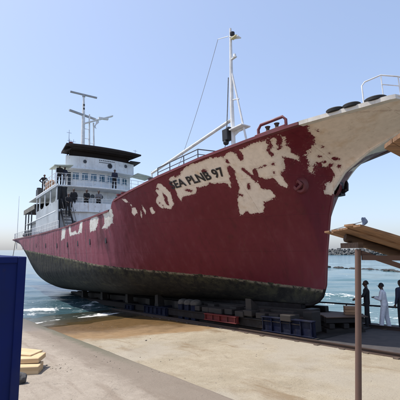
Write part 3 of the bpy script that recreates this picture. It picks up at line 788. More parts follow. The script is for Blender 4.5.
# white rail round the nose
pts_top = [L(-3.78, 2.22, 6.17), L(-3.78, 2.22, 6.78), L(-3.86, 2.18, 6.88), L(-4.22, 1.9, 7.02), L(-4.5, 1.45, 6.98), L(-4.62, .7, 6.96), L(-4.62, -.7, 6.96), L(-4.5, -1.45, 6.98), L(-4.22, -1.9, 7.02), L(-3.86, -2.18, 6.88), L(-3.78, -2.22, 6.78), L(-3.78, -2.22, 6.17)]
mb = MB(); mb.path(pts_top, .021, 8)
mb.path([L(-4.22, 1.92, 6.72), L(-4.5, 1.45, 6.68), L(-4.62, .7, 6.66), L(-4.62, -.7, 6.66), L(-4.5, -1.45, 6.68)], .014, 6)
br = mb.build('bow_railing', 'white_tube', ship, smooth=True)
for s, t_ in ((-4.22, 1.9), (-4.5, 1.45), (-4.62, .7), (-4.62, -.7), (-4.5, -1.45)):
    mb = MB(); mb.tube(L(s, t_, 6.16), L(s, t_, 6.98), .018, .018, 8); mb.build('stanchion', 'white_tube', br, smooth=True)

# fairlead frame on the bow bulwark
mb = MB(); a, b = L(-.12, 2.95, 6.07), L(-1.22, 2.72, 6.14)
d = (b - a); up = Vector((0, 0, 1))
mb.path([a, a + up * .36, a + d * .10 + up * .50, a + d * .9 + up * .50, b + up * .36, b], .055, 10)
ff = mb.build('fairlead_frame', 'maroon_paint', ship, smooth=True)
mb = MB(); mb.beam(a - d * .06 + up * .06, b + d * .04 + up * .06, .34, .15); mb.build('plinth', 'maroon_paint', ff, bevel=.015)
for f in (.35, .68):
    mb = MB(); mb.lathe(a + d * f + up * .1, [(.0, 0), (.10, .0), (.07, .06), (.06, .16), (.10, .24), (0, .25)], 14); mb.build('roller', 'rust_steel', ff, smooth=True)
# bits on the forecastle edge aft of the rail
for s, hgt in ((6.0, .28), (8.6, .30), (9.1, .34)):
    mb = MB(); c = L(s, bs1(s) - .25, zs1(s) - .1)
    mb.lathe(c, [(.0, 0), (.10, 0), (.10, hgt), (.15, hgt + .02), (.15, hgt + .08), (0, hgt + .09)], 14); mb.build('bollard', 'maroon_paint' if s > 7 else 'rail_grey', ship, smooth=True)

# ---- foremast with strut, platform, lamps and block
ms, mt0 = 4.55, 0.0
mb = MB(); mb.path([L(ms + .03, mt0, 4.6), L(ms, mt0, 9.8), L(ms - .12, mt0, 12.3), L(ms - .2, mt0, 14.1)], [.125, .105, .085, .06], 14)
fm = mb.build('foremast', 'white_tube', ship, smooth=True)
mb = MB(); mb.tube(L(ms - .1, 0, 11.75), L(3.05, 0, 5.0), .05, .055, 10); mb.build('strut', 'white_tube', fm, smooth=True)
mb = MB(); mb.tube(L(ms - .05, 0, 10.1), L(3.98, 0, 9.95), .035, .035, 8); mb.build('cross_stay', 'white_tube', fm, smooth=True)
mb = MB(); mb.box(L(4.05, 0, 8.42), (.95, .62, .07)); mb.prism([L(4.5, 0, 8.38), L(3.7, 0, 8.38), L(4.5, 0, 8.10)], (0, .03, 0)); mb.build('platform', 'white_tube', fm, bevel=.01)
mb = MB(); mb.beam(L(ms - .2, .0, 13.55), L(ms - .75, -.1, 13.35), .30, .05); mb.tube(L(ms, 0, 13.75), L(ms + .75, .1, 13.95), .02, .015, 6); mb.build('lamp_arm', 'white_tube', fm)
mb = MB(); c = L(ms - .38, .05, 13.62); mb.lathe(c, [(0, -.08), (.10, -.08), (.13, .0), (.13, .12), (0, .16)], 12); mb.build('lamp', 'black_paint', fm, smooth=True)
mb = MB(); mb.box(L(ms - .5, .02, 13.42), (.42, .2, .09)); mb.build('lamp', 'lamp_glass', fm, bevel=.02)
mb = MB(); mb.box(L(ms - .35, 0, 12.32), (.36, .12, .05)); mb.lathe(L(ms - .42, 0, 12.34), [(0, 0), (.09, 0), (.07, .16), (0, .18)], 10); mb.build('lamp', 'white_tube', fm, smooth=True)
mb = MB()
hc = L(ms + .28, .18, 8.25)
mb.box(hc, (.42, .34, .62)); mb.lathe(hc + Vector((-.05, -.05, -.38)), [(0, -.14), (.12, -.1), (.16, 0), (.12, .12), (0, .16)], 12, 'Y'); mb.box(hc + Vector((.15, 0, .28)), (.25, .22, .2)); mb.build('hoist_block', 'black_paint', fm, bevel=.03)
mb = MB(); mb.path([hc + Vector((0, 0, .3)), L(ms + .22, .1, 9.8), L(ms + .1, .05, 11.4)], .028, 6); mb.build('hoist_rope', 'cable', fm)
mb = MB(); mb.path([hc + Vector((-.05, -.05, -.4)), hc + Vector((-.35, -.1, -1.2)), hc + Vector((-.7, -.2, -2.6))], .018, 6); mb.build('hoist_rope', 'cable', fm)
mb = MB(); mb.path([L(ms + .12, 0, 9.05), L(8.5, .25, 8.42), L(12.2, .5, 7.82)], [.085, .09, .07], 12); bo = mb.build('derrick_boom', 'white_tube', ship, smooth=True)
mb = MB(); mb.tube(L(12.2, .5, 7.95), L(12.2, .5, 3.8), .06, .07, 8); mb.build('boom_crutch', 'white_tube', bo, smooth=True)
def sag(a, b, k, n=14): return [a + (b - a) * (i / n) - Vector((0, 0, k * 4 * (i / n) * (1 - i / n))) for i in range(n + 1)]
mb = MB(); mb.path(sag(L(ms + .75, .1, 13.95), L(10.2, .1, 7.0), .35), .012, 5); mb.build('stay_wire', 'rope', ship)

# ---- superstructure
def footprint(sc, se, sb, tw, tb=None, n=12):
    """plan outline with a bowed front: centre sc, sides se, back sb, half width tw"""
    pts = []
    for i in range(n + 1):
        t_ = tw - 2 * tw * i / n; f = abs(t_) / tw
        pts.append((sc + (se - sc) * f ** 2.2, t_))
    tb = tw if tb is None else tb
    return pts + [(sb, -tb), (sb, tb)]
def block(name, fp, z0, z1, mat, parent=None, bevel=.02):
    mb = MB(); mb.prism([L(s, t_, z0) for s, t_ in fp], (0, 0, z1 - z0))
    return mb.build(name, mat, parent or ship, bevel=bevel)
def front_s(sc, se, tw, t_): return sc + (se - sc) * (abs(t_) / tw) ** 2.2
house = block('deckhouse', footprint(19.95, 20.7, 30.0, 3.9), 3.7, 6.2, 'white_paint')
block('lower_deck', footprint(19.75, 20.5, 30.5, 4.32), 6.2, 6.29, 'white_paint')
tier = block('accommodation', footprint(21.7, 22.2, 28.5, 3.0), 6.29, 8.3, 'white_paint')
block('bridge_deck', footprint(20.35, 21.0, 29.5, 4.36), 8.3, 8.42, 'white_paint')
wh = block('wheelhouse', footprint(22.1, 22.55, 25.6, 2.95, 1.95), 8.42, 10.15, 'white_paint')
band = block('visor_band', footprint(21.75, 22.2, 25.7, 3.15, 2.05), 10.2, 11.3, 'white_paint')
block('visor_eave', footprint(21.45, 21.95, 25.8, 3.36, 2.2), 10.12, 10.2, 'white_paint')
# lower deck front bulwark
mb = MB(); P = []
for t_ in np.linspace(3.2, -4.2, 26):
    s = front_s(19.8, 20.55, 4.32, t_); P.append([L(s, t_, 6.29), L(s, t_, 6.95), L(s + .06, t_, 6.95), L(s + .06, t_, 6.29)])
mb.grid(P); fb = mb.build('front_bulwark', 'white_paint', ship, smooth=True)
railing('lower_railing', [L(front_s(19.8, 20.55, 4.32, t_) + .03, t_, 6.95) for t_ in (3.2, 1.6, 0, -1.6, -3.2)], .38, 2, 'white_tube', .018, .8)
# side screens with openings under the bridge deck
for side in (1, -1):
    y = side * 4.3
    mb = MB(); mb.prism([L(19.7, y, 3.75), L(26.6, y, 3.75), L(26.6, y, 6.95), L(20.0, y, 7.05)], (0, side * .06, 0))
    sc = mb.build('side_screen', 'screen_white_dim', ship, bevel=.01)
    for s in (20.35, 22.05, 23.75, 25.45, 26.5):
        mb = MB(); mb.prism([L(s - .02, y, 6.9), L(s + .24, y, 6.9), L(s + .18, y, 8.3), L(s - .08, y, 8.3)], (0, side * .055, 0)); mb.build('screen_post', 'screen_white_dim', sc)
    for s in (20.6, 22.3, 24.0):
        for dz in (0, 1):
            for e in (0, 1):
                mb = MB(); xs_ = s + (1.45 if e else 0); sg = -1 if e else 1; zz = 8.3 if dz else 7.0; zg = -1 if dz else 1
                mb.prism([L(xs_, y, zz), L(xs_ + sg * .32, y, zz), L(xs_ + sg * .10, y, zz + zg * .1), L(xs_, y, zz + zg * .32)], (0, side * .052, 0))
                mb.build('corner_plate', 'screen_white_dim', sc)
    mb = MB(); mb.box(L(23.2, side * 4.33, 8.22), (6.8, .05, .16)); mb.build('screen_header', 'screen_white_dim', sc)
# windows
def window_front(parent, sc, se, tw, t_, z, w, h, pane='window_glass'):
    s = front_s(sc, se, tw, t_); ds = (front_s(sc, se, tw, t_ + .1) - front_s(sc, se, tw, t_ - .1)) / .2
    q = Matrix.Rotation(-math.atan(ds), 3, 'Z')
    mb = MB(); c = L(s, t_, z); ex = Vector((1, 0, 0))
    fw = .05
    for dy, dz, a, b in ((0, h / 2, w + fw, fw), (0, -h / 2, w + fw, fw), (w / 2, 0, fw, h + fw), (-w / 2, 0, fw, h + fw)):
        mb.box(c + q @ Vector((.015, dy, dz)), (.07, a, b), q)
    mb.build('window_frame', 'white_tube', parent)
    mb = MB(); mb.box(c + q @ Vector((.006, 0, 0)), (.03, w - fw, h - fw), q); mb.build('window_pane', pane, parent)
for i in range(7):
    window_front(wh, 22.1, 22.55, 2.95, 2.22 - i * .745, 9.62, .54, .64)
window_front(wh, 22.1, 22.55, 2.95, 2.72, 9.35, .30, 1.2, 'dark_glass')
def porthole(parent, sc, se, tw, t_, z, r=.16, mat='dark_glass'):
    s = front_s(sc, se, tw, t_); c = L(s, t_, z)
    mb = MB(); ring = [c + Vector((.02, r * math.cos(a), r * math.sin(a))) for a in np.arange(0, 6.28, .3927)]
    mb.path(ring, .03, 6, closed=True); mb.build('porthole_ring', 'rail_grey', parent, smooth=True)
    mb = MB(); mb.lathe(c + Vector((-.02, 0, 0)), [(r, 0), (r, .035), (0, .036)], 16, 'X'); mb.build('porthole_pane', mat, parent, smooth=True)
for t_, z in ((1.62, 10.86), (-2.2, 10.95)): porthole(band, 21.75, 22.2, 3.15, t_, z, .13)
porthole(band, 21.75, 22.2, 3.15, -.6, 10.72, .2, 'black_paint')
for t_ in (2.3, .95, .2, -1.3, -2.4): porthole(tier, 21.7, 22.2, 3.0, t_, 7.85, .15)
for t_ in (2.9, 1.4, -.2, -1.8): porthole(house, 19.95, 20.7, 3.9, t_, 5.35, .15)
# faded name boards on the visor
for z, w_ in ((11.13, 1.5), (10.95, 1.15)):
    mb = MB()
    for i in range(9):
        t_ = .35 - w_ * i / 9; s = front_s(21.75, 22.2, 3.15, t_)
        mb.box(L(s - .004, t_, z), (.02, w_ / 13, .075))
    mb.build('name_board', 'rail_grey', band)
# canopy of dark sheet above the monkey island
mb = MB(); fp = footprint(20.95, 21.2, 23.9, 3.42, 3.05)
mb.prism([L(s, t_, 11.98 - .012 * (t_ * t_) * .4) for s, t_ in fp], (0, 0, .13)); can = mb.build('canopy', 'canopy_brown', ship, bevel=.01)
for i in range(4):
    mb = MB(); s = 21.4 + i * .75; mb.box(L(s, 0, 11.90), (.07, 6.1, .10)); mb.build('canopy_rafter', 'canopy_brown', can)
for t_ in (2.6, -2.6):
    for s in (22.4, 23.6): mb = MB(); mb.tube(L(s, t_, 11.28), L(s, t_, 11.95), .045, .045, 8); mb.build('canopy_post', 'canopy_brown', can)
mb = MB(); mb.prism([L(22.45, 2.75, 11.3), L(24.6, 2.2, 11.3), L(24.6, -2.2, 11.3), L(22.45, -2.75, 11.3)], (0, 0, .62)); mb.build('canopy_gap_shade', 'canopy_brown', can)  # dark block filling the open gap, standing in for its shade
mb = MB(); mb.prism([L(21.5, 2.9, 11.75), L(22.9, 2.7, 11.75), L(22.8, 3.38, 11.55), L(21.7, 3.42, 11.5)], (0, 0, .05)); mb.build('canopy_flap', 'canopy_brown', can)
mb = MB(); mb.prism([L(21.5, -2.5, 11.36), L(23.4, -2.5, 11.36), L(23.2, -3.7, 11.42), L(21.7, -3.6, 11.42)], (0, 0, .06)); mb.build('canopy_flap', 'canopy_brown', can)
# wing roof
mb = MB(); mb.prism([L(20.9, 4.4, 9.92), L(22.4, 4.4, 9.92), L(22.4, 2.9, 10.10), L(20.9, 2.9, 10.10)], (0, 0, .09)); wr = mb.build('wing_roof', 'pale_green', ship, bevel=.01)
for s in (21.1, 22.25):
    mb = MB(); mb.tube(L(s, 4.2, 8.42), L(s, 4.2, 9.97), .035, .035, 8); mb.build('wing_post', 'white_tube', wr, smooth=True)
mb = MB(); mb.prism([L(20.9, -4.4, 9.92), L(22.4, -4.4, 9.92), L(22.4, -2.9, 10.10), L(20.9, -2.9, 10.10)], (0, 0, .09)); mb.build('wing_roof', 'pale_green', ship, bevel=.01)
# bridge deck rail
bp = [L(24.5, 4.28, 8.42), L(22.6, 4.28, 8.42), L(21.1, 4.28, 8.42)] + [L(front_s(20.42, 21.06, 4.36, t_), t_, 8.42) for t_ in (4.2, 2.8, 1.4, 0, -1.4, -2.8, -4.2)] + [L(21.1, -4.28, 8.42), L(24.5, -4.28, 8.42)]
railing('bridge_railing', bp, .95, 3, 'white_tube', .02, .72)
# main mast with scanners
mb = MB(); mx = 26.5
mb.path([L(mx, .25, 8.42), L(mx, .25, 16.5), L(mx, .25, 19.0)], [.24, .17, .09], 12)
mm = mb.build('main_mast', 'white_tube', ship, smooth=True)
for t_, zt in ((-.45, 17.2), (-1.0, 16.4)):
    mb = MB(); mb.path([L(mx - .1, t_, 8.42), L(mx, t_ * .8, zt)], [.12, .08], 8); mb.build('mast_leg', 'white_tube', mm, smooth=True)
mb = MB()
for z in (12.6, 13.6, 14.6, 15.6): mb.tube(L(mx, .25, z), L(mx - .05, -.42, z), .03, .03, 6)
for z in (12.2, 13.2, 14.2): mb.tube(L(mx, -.42, z), L(mx - .05, -.95, z), .022, .022, 6)
mb.build('mast_rung', 'white_tube', mm)
mb = MB(); mb.beam(L(mx + .2, 1.55, 19.28), L(mx - .2, -1.05, 19.08), .18, .14); mb.lathe(L(mx, .25, 18.95), [(.0, 0), (.15, 0), (.13, .2), (0, .24)], 12); mb.build('radar_scanner', 'scanner_grey', mm)
mb = MB(); mb.beam(L(mx - .3, 1.75, 17.10), L(mx + .2, -1.1, 16.9), .20, .17); mb.build('radar_scanner', 'scanner_grey', mm)
mb = MB(); mb.beam(L(mx - .1, .3, 16.05), L(mx - .5, -2.65, 17.35), .28, .10); mb.beam(L(mx - .3, -1.2, 16.9), L(mx - .4, -2.2, 16.95), .3, .16); mb.build('yard', 'white_tube', mm)
for z in (17.55, 17.95): 
    mb = MB(); mb.lathe(L(mx - .12, .25, z), [(0, 0), (.09, .02), (.09, .16), (0, .18)], 10); mb.build('mast_lamp', 'dark_steel', mm, smooth=True)
mb = MB(); P = []
for i in range(9):
    z = 16.75 - i * .13; w_ = .18 + .10 * math.sin(i * .9)
    P.append([L(mx - .35 + .05 * math.sin(i + k), -.95 - .14 * math.sin(i * .7) + (k - 2) * w_ / 3, z) for k in range(5)])
mb.grid(P); mb.build('flag', 'white_tube', mm, smooth=True, fix=False)
for s, t_, h_ in ((21.6, 3.1, 1.3), (22.4, 2.8, .8), (23.2, 2.2, 1.1), (21.7, -3.05, .55)):
    mb = MB(); mb.tube(L(s, t_, 12.05), L(s, t_, 12.05 + h_), .022, .012, 6); mb.tube(L(s, t_ - .2, 12.05 + h_ * .8), L(s, t_ + .2, 12.05 + h_ * .8), .012, .012, 6); mb.build('aerial', 'rail_grey', can)
mb = MB(); mb.box(L(21.75, 2.9, 12.2), (.3, .3, .3)); mb.build('junction_box', 'cradle_red', can, bevel=.03)
# ladder stairs from main deck to lower deck, starboard
mb = MB()
for k in (3.25, 3.95): mb.beam(L(18.35, k, 3.75), L(20.35, k, 6.35), .05, .22)
st = mb.build('stairs', 'dark_steel', ship)
tr = None
for i in range(10):
    f = (i + .5) / 10
    if tr is None:
        mb = MB(); mb.box((0, 0, 0), (.22, .68, .035)); tr = mb.build('tread', 'dark_steel', st); tr.location = L(18.35 + 2 * f, 3.6, 3.78 + 2.6 * f)
    else:
        c = clone(tr, st); c.location = L(18.35 + 2 * f, 3.6, 3.78 + 2.6 * f)
mb = MB()
for k in (3.25, 3.95): mb.path([L(18.35, k, 3.75), L(18.35, k, 4.65), L(20.2, k, 7.15), L(20.6, k, 7.2)], .022, 6)
mb.build('hand_rail', 'dark_steel', st, smooth=True)
mb = MB(); P = []
for i in range(12):
    z = 8.25 - 1.75 * i / 11; P.append([L(20.75 + .06 * math.sin(k * 1.7 + i * .3) + .02 * i, 4.15 - .1 * k + .03 * math.sin(i), z + .05 * math.sin(k * 2.0) * (i / 11)) for k in range(9)])
mb.grid(P); mb.build('tarpaulin', 'black_paint', st, smooth=True, fix=False)
# aft awning and stanchions
mb = MB(); P = []
for s in np.linspace(26.7, 31.0, 14):
    row = []
    for t_ in np.linspace(4.45, -4.45, 16): row.append(L(s, t_, 8.05 - .018 * t_ * t_ + .04 * math.sin(s * 3.1) * math.cos(t_ * 1.7)))
    P.append(row)
mb.grid(P); aw = mb.build('awning', 'canvas', ship, smooth=True, fix=False)
for t_ in (4.42, -4.42): mb = MB(); mb.box(L(28.85, t_, 7.48), (4.3, .08, .42)); mb.build('awning_valance', 'canvas', aw)
mb = MB(); mb.box(L(28.85, 0, 7.40), (4.2, 8.7, .14)); mb.build('awning_deck', 'canopy_brown', aw)
for s in (28.3, 29.5, 30.7):
    for t_ in (4.3, -4.3):
        mb = MB(); mb.tube(L(s, t_, 4.2), L(s, t_, 7.4), .06, .06, 8); mb.build('awning_post', 'rail_grey', aw, smooth=True)
# aft rails, deck gear and poles
railing('aft_railing', [L(s, bs1(s) - .12, zs1(s) + .04) for s in (19.0, 21.5, 24, 26.5, 29, 31.5, 34, 36.5, 38)], .62, 2, 'white_tube', .02, .95)
for s, t_, k in ((32.6, 3.5, .55), (34.0, 3.3, .6), (35.4, 3.2, .55), (36.8, 2.9, .5)):
    mb = MB(); z = 5.1
    z = max(deck_z(s), float(zkeel(s)) + .25); h_ = 5.95 - z; mb.lathe(L(s, t_, z), [(0, 0), (k * .6, 0), (k * .6, h_ * .2), (k * .4, h_ * .3), (k * .4, h_ * .75), (k * .7, h_ * .82), (k * .55, h_ * .97), (0, h_)], 12); mb.build('mooring_winch', 'dark_steel', ship, smooth=True)
mb = MB(); mb.tube(L(35.0, 4.2, 4.2), L(35.2, 4.15, 9.9), .035, .018, 8); mb.build('ensign_staff', 'white_tube', ship, smooth=True)
mb = MB(); mb.path(sag(L(35.0, 4.3, 5.2), L(34.6, 4.9, .9), .1), .03, 6); mb.build('mooring_rope', 'rope', ship)
mb = MB(); mb.lathe(L(23.4, 4.0, 8.95), [(0, -.62), (.2, -.6), (.3, -.45), (.3, .45), (.2, .6), (0, .62)], 14, 'X')
for k in (-.3, .3): mb.box(L(23.4 + k, 4.0, 8.55), (.08, .6, .26))
mb.build('life_raft', 'orange_raft', ship, smooth=True)
mb = MB(); mb.box(L(26.6, 4.0, 8.75), (.8, .6, .6)); mb.lathe(L(26.9, 4.05, 9.05), [(0, 0), (.22, 0), (.22, .2), (0, .25)], 10); mb.build('vent_cowl', 'dark_steel', ship, smooth=True)
# funnel behind the wheelhouse
mb = MB(); mb.prism([L(27.4, .9, 8.42), L(29.0, .8, 8.42), L(29.0, -.8, 8.42), L(27.4, -.9, 8.42)], (0, 0, 2.6)); mb.build('funnel', 'maroon_paint', ship, bevel=.08)
# freeing ports and overboard discharges in the shell
for s, z in ((10.6, 3.25), (12.6, 3.3), (14.6, 3.35), (16.6, 3.4), (19, 3.5), (22, 3.7), (25, 3.9)):
    b = half1(s, z) - .012
    mb = MB(); mb.box(L(s, b, z), (.16, .05, .34)); mb.build('freeing_port', 'black_paint', hull, bevel=.01)

# tyres laid on the bow cap
def tyre(label, s, t_, z, Rr, tilt):
    mb = MB()
    prof = [(Rr - .15, -.04), (Rr - .11, -.07), (Rr - .03, -.065), (Rr, -.04), (Rr, .04), (Rr - .03, .065), (Rr - .11, .07), (Rr - .15, .04), (Rr - .13, 0), (Rr - .15, -.04)]
    mb.lathe((0, 0, 0), prof, 28); o = mb.build('tyre', 'rubber', None, smooth=True)
    o.matrix_world = Matrix.Translation(W(s, t_, z)) @ SHIP_M.to_3x3().to_4x4() @ Matrix.Rotation(tilt, 4, 'X')
    tag(o, label, 'tyre', 'old tyres on the bow')
tyre('black tyre on the bow edge, nearest the fairlead frame', -2.95, 2.44, 6.235, .27, .10)
tyre('black tyre in the middle of the three on the bow edge', -3.42, 2.28, 6.25, .27, .08)
tyre('largest black tyre on the bow edge inside the white rail', -4.02, 1.98, 6.27, .33, .05)

# ================================================================== PEOPLE
def capsule(mb, a, b, r0, r1, n=12):
    a = Vector(a); b = Vector(b); d = b - a
    if d.length < 1e-5: d = Vector((0, 0, 1e-4))
    u = d.normalized(); pts = []; rr = []
    for k in (1.0, .8, .5, 0): 
        pts.append(a - u * r0 * k); rr.append(max(r0 * math.sqrt(max(0, 1 - k * k)), 1e-3))
    for k in (0, .5, .8, 1.0):
        pts.append(b + u * r1 * k); rr.append(max(r1 * math.sqrt(max(0, 1 - k * k)), 1e-3))
    mb.path(pts, rr, n)
SKIN = {}
def flat(name, col, rough=.85):
    t = NT(name, rough, col); o = t.obj(); n = t.noise(o, 14, 5, .6)
    t.color(t.mix(t.ramp(n, .3, .7), tuple(x * .9 for x in col), tuple(min(1, x * 1.06) for x in col))); t.bump(t.noise(o, 9, 4), .5, .02); M[name] = t.m
flat('skin', (.085, .045, .03), .55); flat('hair', (.01, .009, .008)); flat('cloth_black', (.012, .012, .015)); flat('cloth_navy', (.018, .022, .045))
flat('cloth_white', (.72, .72, .76)); flat('cloth_grey', (.16, .16, .17)); flat('shoe', (.02, .017, .015), .6); flat('cloth_pink', (.42, .30, .28)); flat('eye', (.02, .018, .016), .3)
def person(label, loc, face, h=1.74, shirt='cloth_black', trousers='cloth_black', pose='stand', cap_=None, voxel=.02, fine=False, group=None, loose=1.0):
    """standing figure; face = heading of its chest in world degrees from +Y, clockwise"""
    caps = []                                      # (a, b, r0, r1, material)
    def c(a, b, r0, r1, m): caps.append((Vector(a), Vector(b), r0, r1, m))
    stg = {'stand': (.0, .0), 'stride': (.10, -.10), 'lean': (.03, .03), 'hold': (.13, -.10), 'reach': (.05, -.06)}.get(pose, (0, 0))
    lean = .06 if pose in ('lean', 'hold') else 0.0
    for k, sd in enumerate((-1, 1)):
        fy = stg[k]; x = sd * .095
        ank = (x * 1.35, fy, .09); kn = (x * 1.2, fy * .5 + .015, .49); hip = (x, 0, .90)
        c(hip, kn, .096 * loose, .072 * loose, trousers); c(kn, ank, .074 * loose, .060 * loose ** 1.5, trousers)
        c((x * 1.35, fy - .05, .045), (x * 1.55, fy + .15, .035), .046, .036, 'shoe'); c(ank, (x * 1.35, fy - .02, .05), .05, .045, 'shoe')
    for sd in (-1, 1):
        c((sd * .07, 0, .93), (sd * .065, lean * .4, 1.10),   .112 * loose ** .5, .108 * loose ** .5, trousers if not pose == 'robe' else shirt)
        c((sd * .065, lean * .4, 1.06), (sd * .085, lean * .8, 1.34), .108 * loose ** .5, .118, shirt)
        c((sd * .06, lean, 1.42), (sd * .17, lean, 1.415), .075, .068, shirt)
        c((sd * .04, -.015 + lean * .3, .93), (sd * .06, -.02, .90), .10, .095, trousers)
    c((0, lean, 1.40), (0, lean * 1.1, 1.53), .062, .054, 'skin')
    hc = Vector((0, lean * 1.2 + .015, 1.63))
    c(hc + Vector((0, -.012, .025)), hc + Vector((0, .0, .03)), .094, .092, 'skin'); c(hc + Vector((0, .02, -.02)), hc + Vector((0, .035, -.075)), .075, .045, 'skin')
    c(hc + Vector((0, .09, .0)), hc + Vector((0, .108, -.03)), .012, .017, 'skin')
    for sd in (-1, 1): c(hc + Vector((sd * .09, -.005, .015)), hc + Vector((sd * .094, -.01, -.025)), .014, .012, 'skin')
    if fine:
        for sd in (-1, 1): c(hc + Vector((sd * .034, .083, .018)), hc + Vector((sd * .036, .084, .018)), .012, .012, 'eye')
        c(hc + Vector((-.02, .082, -.055)), hc + Vector((.02, .082, -.055)), .011, .011, 'skin')
    for sd in (-1, 1):
        sh = Vector((sd * .19, lean, 1.405))
        if pose in ('hold', 'lean'): el = Vector((sd * .235, .06 + lean, 1.13)); wr_ = Vector((sd * .12, .27 + lean, 1.16 if pose == 'hold' else 1.04))
        elif pose == 'reach' and sd < 0: el = Vector((sd * .25, .14, 1.18)); wr_ = Vector((sd * .22, .38, 1.06))
        elif pose == 'akimbo': el = Vector((sd * .38, -.06, 1.16)); wr_ = Vector((sd * .21, .06, 1.0))
        else: el = Vector((sd * .245, -.02, 1.13)); wr_ = Vector((sd * .25, .05, .88))
        mid = sh.lerp(el, .45)
        c(sh, el, .064, .052 * loose, shirt); c(el, el.lerp(wr_, .85), .052 * loose, .042 * loose, shirt if pose != 'short' else 'skin'); c(el.lerp(wr_, .8), wr_, .032, .028, 'skin')
        d = (wr_ - el).normalized(); pal = wr_ + d * .075; side = Vector((1, 0, 0)) * sd
        fwd = Vector((0, 1, 0)) - d * d.y; fwd = fwd.normalized() if fwd.length > .1 else Vector((0, 0, 1))
        c(wr_ + d * .02, pal, .030, .034, 'skin'); c(wr_ + d * .03 + fwd * .015, pal + fwd * .018, .024, .024, 'skin')
        if fine:
            curl = side * -.03
            for q, ln in ((-.027, .062), (-.009, .076), (.009, .080), (.027, .070)):
                b0 = pal + fwd * q; k1 = b0 + d * ln * .55 + curl * .3; k2 = k1 + d * ln * .45 + curl * .9
                c(b0, k1, .0105, .010, 'skin'); c(k1, k2, .010, .009, 'skin')
            b0 = wr_ + d * .03 + fwd * .03; c(b0, b0 + fwd * .03 + d * .035, .013, .011, 'skin'); c(b0 + fwd * .03 + d * .035, b0 + fwd * .035 + d * .065 + curl * .3, .011, .010, 'skin')
    mb = MB()
    for a, b, r0, r1, m in caps: capsule(mb, a, b, r0, r1, 10)
    tmp = mb.build('person', 'skin', None)
    rm = tmp.modifiers.new('u', 'REMESH'); rm.mode = 'VOXEL'; rm.voxel_size = voxel
    sm_ = tmp.modifiers.new('s', 'SMOOTH'); sm_.iterations = 2 if fine else 1; sm_.factor = .5
    bpy.context.view_layer.update()
    me = bpy.data.meshes.new_from_object(tmp.evaluated_get(bpy.context.evaluated_depsgraph_get())); me.name = 'person'
    old = tmp.data; bpy.data.objects.remove(tmp); bpy.data.meshes.remove(old)
    names = ['skin', 'shoe', 'eye', shirt, trousers]; me.materials.clear()
    for n in names: me.materials.append(M[n])
    cen = np.empty(len(me.polygons) * 3); me.polygons.foreach_get('center', cen); cen = cen.reshape(-1, 3)
    best = np.full(len(cen), 1e9); mi = np.zeros(len(cen), int)
    for a, b, r0, r1, m in caps:
        a_ = np.array(a); e = np.array(b) - a_; u = np.clip(((cen - a_) @ e) / max(e @ e, 1e-9), 0, 1)
        dd = np.linalg.norm(cen - a_ - u[:, None] * e, axis=1) - (r0 + (r1 - r0) * u)
        k = dd < best; best[k] = dd[k]; mi[k] = names.index(m)
    me.polygons.foreach_set('material_index', mi.tolist()); me.polygons.foreach_set('use_smooth', [True] * len(me.polygons)); me.update()
    o = bpy.data.objects.new('person', me); link(o)
    o.location = loc; o.rotation_euler = (0, 0, -R(face)); o.scale = (h / 1.74,) * 3
    tag(o, label, 'person', group)
    # hair or cap
    mb = MB(); cc = hc + Vector((0, -.012 if cap_ else -.024, .03)); P = []
    for i in range(7):
        ph = math.pi / 2 * (i / 6) * (1.08 if cap_ else .98)
        row = []
        for j in range(17):
            a = 2 * math.pi * j / 16; r = .099 if cap_ else .0965; dip = (.018 if cap_ else .03) * (1 - math.sin(a)) * (i / 6) ** 2
            row.append(cc + Vector((r * .98 * math.sin(ph) * math.cos(a), r * 1.03 * math.sin(ph) * math.sin(a), r * math.cos(ph) - dip)))
        P.append(row)
    mb.grid(P)
    if cap_:
        P = []
        for j in range(9):
            a = math.pi * (.12 + .76 * j / 8); P.append([cc + Vector((.1 * math.cos(a), .1 * math.sin(a), -.005)), cc + Vector((.105 * math.cos(a), .10 * math.sin(a) + .085 * math.sin(a), -.02))])
        mb.grid(P)
    mb.build('cap' if cap_ else 'hair', cap_ or 'hair', o, smooth=True, fix=False)
    return o
def gz(x, y):
    d = Vector((x, y, 0)) - Vector((ORG.x, ORG.y, 0)); s = d.dot(Vector((-math.sin(YAW), math.cos(YAW), 0))); t_ = d.dot(TX)
    return W(s, t_, GZ + (.11 if t_ > 7.6 else 0)).z
gp = 'people by the bow'
person('man in dark clothes reaching out beside the white clothed man', (6.68, 15.78, gz(6.68, 15.78)), -70, 1.80, pose='reach', voxel=.011, fine=True, group=gp)
person('person all in white with a dark cap by the water', (7.18, 15.35, gz(7.18, 15.35)), -55, 1.70, 'cloth_white', 'cloth_white', 'hold', 'cloth_black', .011, True, gp, 1.28)
person('man in navy at the right edge beyond the wooden post', (7.66, 14.95, gz(7.66, 14.95)), -20, 1.82, 'cloth_navy', 'cloth_black', 'stand', None, .011, True, gp)
gs = 'people aboard the ship'
def aboard(label, s, t_, z, face, **k): return person(label, W(s, t_, z), face, group=gs, **k)
aboard('dark clothed person leaning on the starboard bridge wing rail', 21.45, 3.85, 8.42, 150, pose='lean', shirt='cloth_black')
aboard('person in navy and grey standing inside the bridge wing, behind its rail', 21.75, 3.35, 8.42, 120, shirt='cloth_navy', trousers='cloth_grey', pose='akimbo')
aboard('lone person in front of the wheelhouse windows', 20.85, -.62, 8.42, 160, shirt='cloth_navy', pose='lean')
aboard('person in dark clothes at the head of the ladder stairs', 20.25, 3.05, 6.29, 150, pose='stand')
aboard('person in dark clothes on the ladder stairs by the side screen', 19.85, 3.6, 5.78, 140, pose='lean')
aboard('person in black in the middle of the lower deck front', 20.2, 2.05, 6.29, 150, shirt='cloth_black', pose='lean')
aboard('person in a pale grey top on the lower deck, farthest from the stairs', 20.15, 1.05, 6.29, 170, shirt='cloth_grey', pose='hold')
